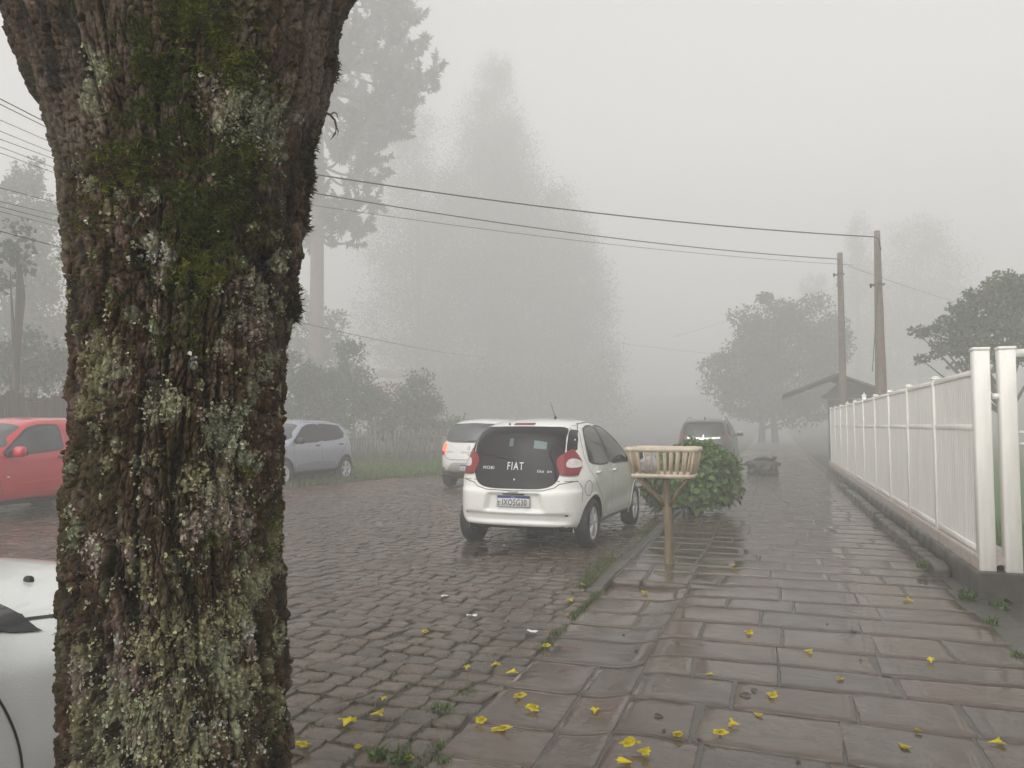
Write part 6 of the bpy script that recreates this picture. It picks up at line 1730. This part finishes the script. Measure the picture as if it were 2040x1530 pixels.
tree('shrub', 'dim overgrown shrub rising behind the board fence at the left edge', 60, 27, [(20, 740, 50, 50), (80, 750, 50, 45), (130, 730, 40, 50), (-40, 720, 60, 60), (60, 700, 60, 40)], MG, .16, .8, (.06, .03), SG, 'shrub', limbs=4)
def hedge_fence():
    x0, y0 = GX(560, 24.5); x1, y1 = GX(880, 28)
    root = thing('picket_fence', 'grey weathered picket fence along the back of the verge', 'fence', (x0, y0, .25))
    n = 64; m = mat('picket_grey', (.17, .165, .15), .85, noise=(5, .4)); mb = MB()
    for k in range(n):
        t = (k + .5) / n; h = RNG.uniform(.95, 1.25)
        if RNG.random() < .12: continue
        mb.box(((x1 - x0) * t, (y1 - y0) * t, h / 2 - .15), (.06, .03, h + .2), RNG.normal(0, .1))
    mb.build('pickets', m, root, col=False)
    mb = MB(); rz = math.atan2(y1 - y0, x1 - x0)
    for z in (.3, .8): mb.box(((x1 - x0) / 2, (y1 - y0) / 2 + .03, z), (math.hypot(x1 - x0, y1 - y0), .03, .06), rz)
    mb.build('rail', m, root, col=False)
hedge_fence()
# ================================================================== FALLEN FLOWERS AND SMALL LITTER
M_petal = leafmat('yellow_petal', .4, .35)
def flower_mesh(seed, open_=1.0, wilt=0.0):
    """a fallen trumpet blossom lying on its side: five ruffled lobes at the mouth of a tube"""
    r = np.random.default_rng(seed); n = 30; rings = []; C = []
    prof = [(-.030, .0035), (-.022, .005), (-.010, .009), (.002, .0135), (.012, .019), (.018, .028 * open_), (.0215 - .004 * open_, .038 * open_)]
    a = np.linspace(0, 2 * np.pi, n, endpoint=False)
    for k, (x, rad) in enumerate(prof):
        t = k / (len(prof) - 1); lob = 1 + (.30 * np.abs(np.cos(2.5 * a + r.uniform(0, 1))) - .15) * t ** 2
        ruf = r.normal(0, .0022, n) * t ** 2 + .004 * np.sin(7 * a + seed) * t ** 3
        fl = 1 - (.45 + .3 * wilt) * t * .9                       # flattened by its own weight
        rings.append(np.c_[x + ruf + .006 * t * np.cos(2 * a + seed), rad * lob * np.cos(a), rad * lob * np.sin(a) * fl])
        base = np.array([.90, .68, .008]) * (1 - t) + np.array([.95, .82, .012]) * t
        c = np.tile(base, (n, 1)) * r.uniform(.85, 1.05, (n, 1))
        if wilt: c = c * (1 - wilt * .45) + np.array([.20, .09, .02]) * wilt * .5 * r.random((n, 1))
        C.append(c)
    V = np.concatenate(rings); th = R(-22 * open_)
    M = np.array([[math.cos(th), 0, math.sin(th)], [0, 1, 0], [-math.sin(th), 0, math.cos(th)]]); V = V @ M.T
    V[:, 2] -= V[:, 2].min() - .001; V[:, 2] *= 1 - .75 * wilt * .8
    me = np_mesh('tmp', V, grid_faces(n, len(prof), True), None, M_petal, None, np.concatenate(C))
    d = me.data; bpy.data.objects.remove(me); d.name = 'fallen_flower'; return d
FM = [flower_mesh(3, 1.0, .25), flower_mesh(5, .85, .35), flower_mesh(8, 1.1, .45), flower_mesh(11, .6, .15), flower_mesh(14, .9, .5)]
FM2 = [flower_mesh(33, .9, .4), flower_mesh(35, .75, .2), flower_mesh(38, 1.15, .55), flower_mesh(41, .5, .3), flower_mesh(44, 1.0, .3)]
FW = [flower_mesh(21, .7, .7), flower_mesh(23, .5, 1.0)]
FL = [  # px, py, size, kind, label
 (690, 1437, 1.25, 0, 'open yellow flower on the cobbles, nearest the trunk but one'), (752, 1420, 1.1, 1, 'yellow flower on the cobbles with a long tube pointing right'), (608, 1482, 1.0, 2, 'ragged yellow flower lying closest to the trunk foot'),
 (715, 1486, .7, 3, 'small yellow flower on cobbles left of the green weed tuft'), (815, 1508, 1.0, 3, 'yellow flower caught in the green weed tuft'), (763, 1389, .6, 4, 'small torn yellow flower beside the red twigs'),
 (848, 1254, 1.0, 1, 'lone yellow flower out on the cobbled road'), (930, 1327, .75, 4, 'small yellow flower left of the pair at the wet kerb line'), (986, 1321, .9, 2, 'flattened yellow flower on the wet kerb line'),
 (1019, 1336, 1.15, 3, 'slim yellow flower slanting up to the right on the kerb line'), (1088, 1283, .85, 0, 'yellow flower on the red slab with stalk to the right'), (1035, 1383, .9, 2, 'low flat yellow flower near the kerb on a red brown slab'),
 (1065, 1408, 1.05, 4, 'yellow flower stretched across a dark slab, left of the lone one'), (960, 1434, .9, 0, 'yellow flower with a brown stalk left of the winged one'), (1003, 1449, 1.15, 2, 'wide winged yellow flower with its tip to the camera'),
 (1186, 1414, .95, 1, 'yellow flower alone in the middle of a dark slab'), (1348, 1462, 1.25, 3, 'large folded yellow flower pointing down right on a dark slab'), (1463, 1441, 1.0, 0, 'yellow flower with drooping tip at the joint between two dark slabs'),
 (1435, 1458, .95, 2, 'yellow flower just below left of the one at the slab joint'), (1246, 1490, 1.15, 0, 'upper left flower of the pile of four yellow flowers'), (1281, 1498, 1.1, 1, 'right hand flower of the pile of four yellow flowers'),
 (1243, 1516, 1.05, 3, 'lowest flower of the pile of four yellow flowers'), (1262, 1487, .95, 2, 'topmost flower of the pile of four yellow flowers'), (1536, 1381, .95, 0, 'bright yellow flower above the withered one in the pavement middle'),
 (1610, 1294, .95, 1, 'yellow flower in the middle of the pavement near a pale slab corner'), (1490, 1256, .95, 0, 'yellow flower on the slab joint left of the pavement middle'), (1283, 1177, .95, 2, 'yellow flower lying below the step in front of the wooden basket'),
 (1161, 1161, .8, 1, 'yellow flower on the kerb corner left of the step'), (1138, 1192, .85, 4, 'yellow flower by the kerb below the step corner'), (1130, 1219, .6, 5, 'small orange yellow petal by the kerb weeds'),
 (1460, 1122, .8, 4, 'farthest yellow flower, right of the basket post'), (1811, 1192, 1.15, 2, 'yellow flower near the fence wall'), (1855, 1314, .85, 1, 'small yellow flower on the right of the pavement'),
 (1985, 1476, 1.05, 1, 'yellow flower at the lower right corner with tube to the right'), (1828, 1451, 1.15, 6, 'partly brown flower on a slab joint at lower right'), (1800, 1482, 1.15, 6, 'flattened browning flower below the slab joint at lower right'),
 (1675, 1348, .9, 5, 'flattened pale yellow flower in the right half of the pavement'), (571, 1328, .8, 5, 'yellow flower half hidden by the trunk edge'), (1510, 1419, 1.0, 6, 'withered brownish flower beside the slab puddle'), (1413, 1338, .9, 6, 'wilted brown flower on the red slab')]
for i, (px, py, s, k, lab) in enumerate(FL):
    b = P(px, py, 0.0)
    for _ in range(3): z = float(side_z(b[0], b[1])) + .004 if b[0] > -1.49 else float(road_z(b[0])) + .008; b = P(px, py + 6, z)
    o = bpy.data.objects.new('fallen_flower', (FM if i % 2 else FM2)[k] if k < 5 else FW[k - 5]); link(o)
    dz = .02 if (px, py) in ((1246, 1490), (1262, 1487)) else 0
    o.location = (float(b[0]), float(b[1]), z + .003 + dz); o.scale = (s * RNG.uniform(.9, 1.25), s * RNG.uniform(.8, 1.1), s * RNG.uniform(.7, 1.1))
    rot = {752: .2, 1348: -1.0, 1019: .75, 1985: .25, 1003: -1.6, 1243: 3.3, 815: -1.0}.get(px, RNG.uniform(0, 6.28))
    o.rotation_euler = (RNG.normal(0, .12), RNG.normal(0, .08), rot)
    tag(o, lab, 'flower', 'yellow trumpet flowers fallen on the ground')

# crumpled scraps of white paper and one green one
def scrap(px, py, s, c, label, z=None):
    b = P(px, py, .02); z = z if z is not None else (float(side_z(b[0], b[1])) + .006 if b[0] > -1.49 else float(road_z(b[0])) + .012)
    b = P(px, py, z); n = 7; u = np.linspace(-1, 1, n); U, W = np.meshgrid(u, u)
    h = .35 * fbm(U * 2 + px, W * 2, 1., 3) + .2; V = np.stack([U * s * (1 - .1 * W ** 2), W * s * .5, np.abs(h) * s], -1)
    o = np_mesh('paper_scrap', V, grid_faces(n, n), None, mat('scrap_paper', c, .6), smooth=False); o.location = (float(b[0]), float(b[1]), z); o.rotation_euler = (0, 0, RNG.uniform(-.4, .4))
    tag(o, label, 'litter', 'scraps of litter on the ground')
scrap(887, 1188, .040, (.7, .7, .68), 'farthest white paper scrap on the cobbles')
scrap(940, 1227, .042, (.75, .75, .73), 'white paper scrap on the cobbles above the lone flower')
scrap(1060, 1259, .042, (.72, .72, .70), 'white paper scrap beside the kerb weeds')
scrap(1757, 1034, .07, (.20, .42, .34), 'pale green scrap of litter near the foot of the fence wall')
# dead leaves
def dead_leaf(px, py, s, label, c=(.045, .028, .018)):
    b = P(px, py, .03); z = float(side_z(b[0], b[1])) + .006; b = P(px, py, z)
    t = np.linspace(0, 1, 7); w = np.sin(np.pi * t ** .8) * .32
    V = np.array([[(tt - .5) * s, k * ww * s, .10 * s * abs(k) + .06 * s * math.sin(tt * 5)] for tt, ww in zip(t, w) for k in (-1, 0, 1)])
    o = np_mesh('dead_leaf', V, grid_faces(3, 7), None, mat('dead_leaf_brown', c, .5, noise=(60, .3))); o.location = (float(b[0]), float(b[1]), z); o.rotation_euler = (0, 0, RNG.uniform(0, 6.28))
    tag(o, label, 'leaf', 'dead leaves on the pavement')
for a in [(1312, 1426, .05, 'dark dead leaf above the large folded flower'), (1502, 1374, .045, 'curled dead leaf left of the bright flower in the pavement middle'), (1484, 1384, .06, 'brown dead leaf on the slab with the pale puddle'), (1268, 1298, .05, 'small brown leaf on the slab right of the red slab'),
          (1700, 1258, .05, 'brown speck of leaf on a pale slab near the pavement middle'), (1715, 1316, .035, 'tiny dark leaf on the slab right of the middle flower'), (1392, 1473, .04, 'small dark leaf right of the large folded flower'), (1590, 1517, .035, 'small dark leaf at the bottom edge of the photo'),
          (1242, 1262, .03, 'tiny dark seed on the slab joint left of the red slab'), (1322, 1455, .035, 'small dark leaf left of the large folded flower'), (1648, 1241, .03, 'tiny dark leaf above the middle flower'), (1504, 1106, .05, 'dark leaf on the far slabs right of the bush')]: dead_leaf(*a)
# twigs on the cobbles
def twig(pts, label):
    q = []
    for px, py in pts:
        b = P(px, py, 0); q.append([b[0], b[1], float(road_z(b[0])) + .016])
    mb = MB(); mb.tube(q, .003, 5, jit=.1); o = mb.build('fallen_twig', mat('twig_red', (.10, .055, .035), .6), None, smooth=True, col=False)
    tag(o, label, 'twig', 'fallen twigs on the cobbles')
twig([(660, 1412), (690, 1405), (722, 1396), (745, 1386)], 'long reddish twig pointing at the small torn flower')
twig([(700, 1403), (712, 1392), (718, 1389)], 'short forked twig crossing the long reddish one')
twig([(738, 1411), (756, 1399), (775, 1386)], 'dark twig beside the small torn flower')
twig([(572, 1375), (600, 1372), (640, 1368)], 'straight twig lying near the trunk edge')

# weeds
def weed(px, py, r, h, n, label, z=None, cols=GREENS):
    b = P(px, py, .02); z = z if z is not None else .0; b = P(px, py, z)
    root = thing('weed', label, 'weed', (float(b[0]), float(b[1]), z), group='weeds at the pavement edges')
    a = RNG.uniform(0, 6.28, n); q = r * np.sqrt(RNG.random(n))
    pos = np.c_[q * np.cos(a), q * np.sin(a), np.zeros(n)]
    blades('leaves', pos, h, h * .075, 1.0, cols, None, root)
    m = int(n * .8); a = RNG.uniform(0, 6.28, m); q = r * np.sqrt(RNG.random(m))
    leafcards('leaflets', np.c_[q * np.cos(a), q * np.sin(a), RNG.uniform(.1, .55, m) * h], h * .4, h * .16, [(.10, .20, .03), (.13, .23, .045), (.07, .14, .02)], M_leaf, root, droop=.1)
weed(752, 1516, .045, .07, 60, 'clump of green weeds at the bottom edge left of a caught flower', -.01)
weed(800, 1521, .05, .075, 60, 'leafier clump of weeds under the caught flower', -.01)
weed(885, 1519, .04, .035, 40, 'low green weeds along the kerb right of the caught flower', -.01)
weed(1928, 1196, .07, .11, 60, 'bright weed growing at the end of the fence wall', .03)
weed(1992, 1213, .06, .09, 36, 'small weed at the foot of the wall end below the gate posts', .03)
weed(1975, 1246, .05, .08, 36, 'weed on the soil edge below the wall end', .03)
weed(2032, 1312, .05, .06, 30, 'weed at the right edge of the photo by the slabs', .03)
weed(1838, 1130, .06, .10, 40, 'weed among the dark edging stones', .10)
weed(1745, 1040, .05, .08, 30, 'far weed beside the edging stones near the green scrap', .08)
weed(878, 1412, .06, .035, 60, 'flat green weeds on the kerb line near the trunk', -.005)
weed(930, 1383, .07, .03, 60, 'flat green weeds on the kerb line left of the low flat flower', -.005)
# ================================================================== HAZE
FOG = 0.0155
def haze():
    lo = np.array([-190, -64, -1.3]); hi = np.array([190, 190, 66.0])
    c = (lo + hi) / 2
    mb = MB(); mb.box(c, hi - lo)
    o = mb.build('haze', None, None, False, col=False)
    m = bpy.data.materials.new('fog'); m.use_nodes = True
    N, Lk = m.node_tree.nodes, m.node_tree.links
    for n_ in list(N): N.remove(n_)
    v = N.new('ShaderNodeVolumePrincipled'); out = N.new('ShaderNodeOutputMaterial')
    v.inputs['Color'].default_value = (.97, .97, .965, 1)
    v.inputs['Density'].default_value = FOG
    v.inputs['Anisotropy'].default_value = 0.0
    Lk.new(v.outputs[0], out.inputs['Volume'])
    o.data.materials.append(m)
    tag(o, kind='stuff')
haze()
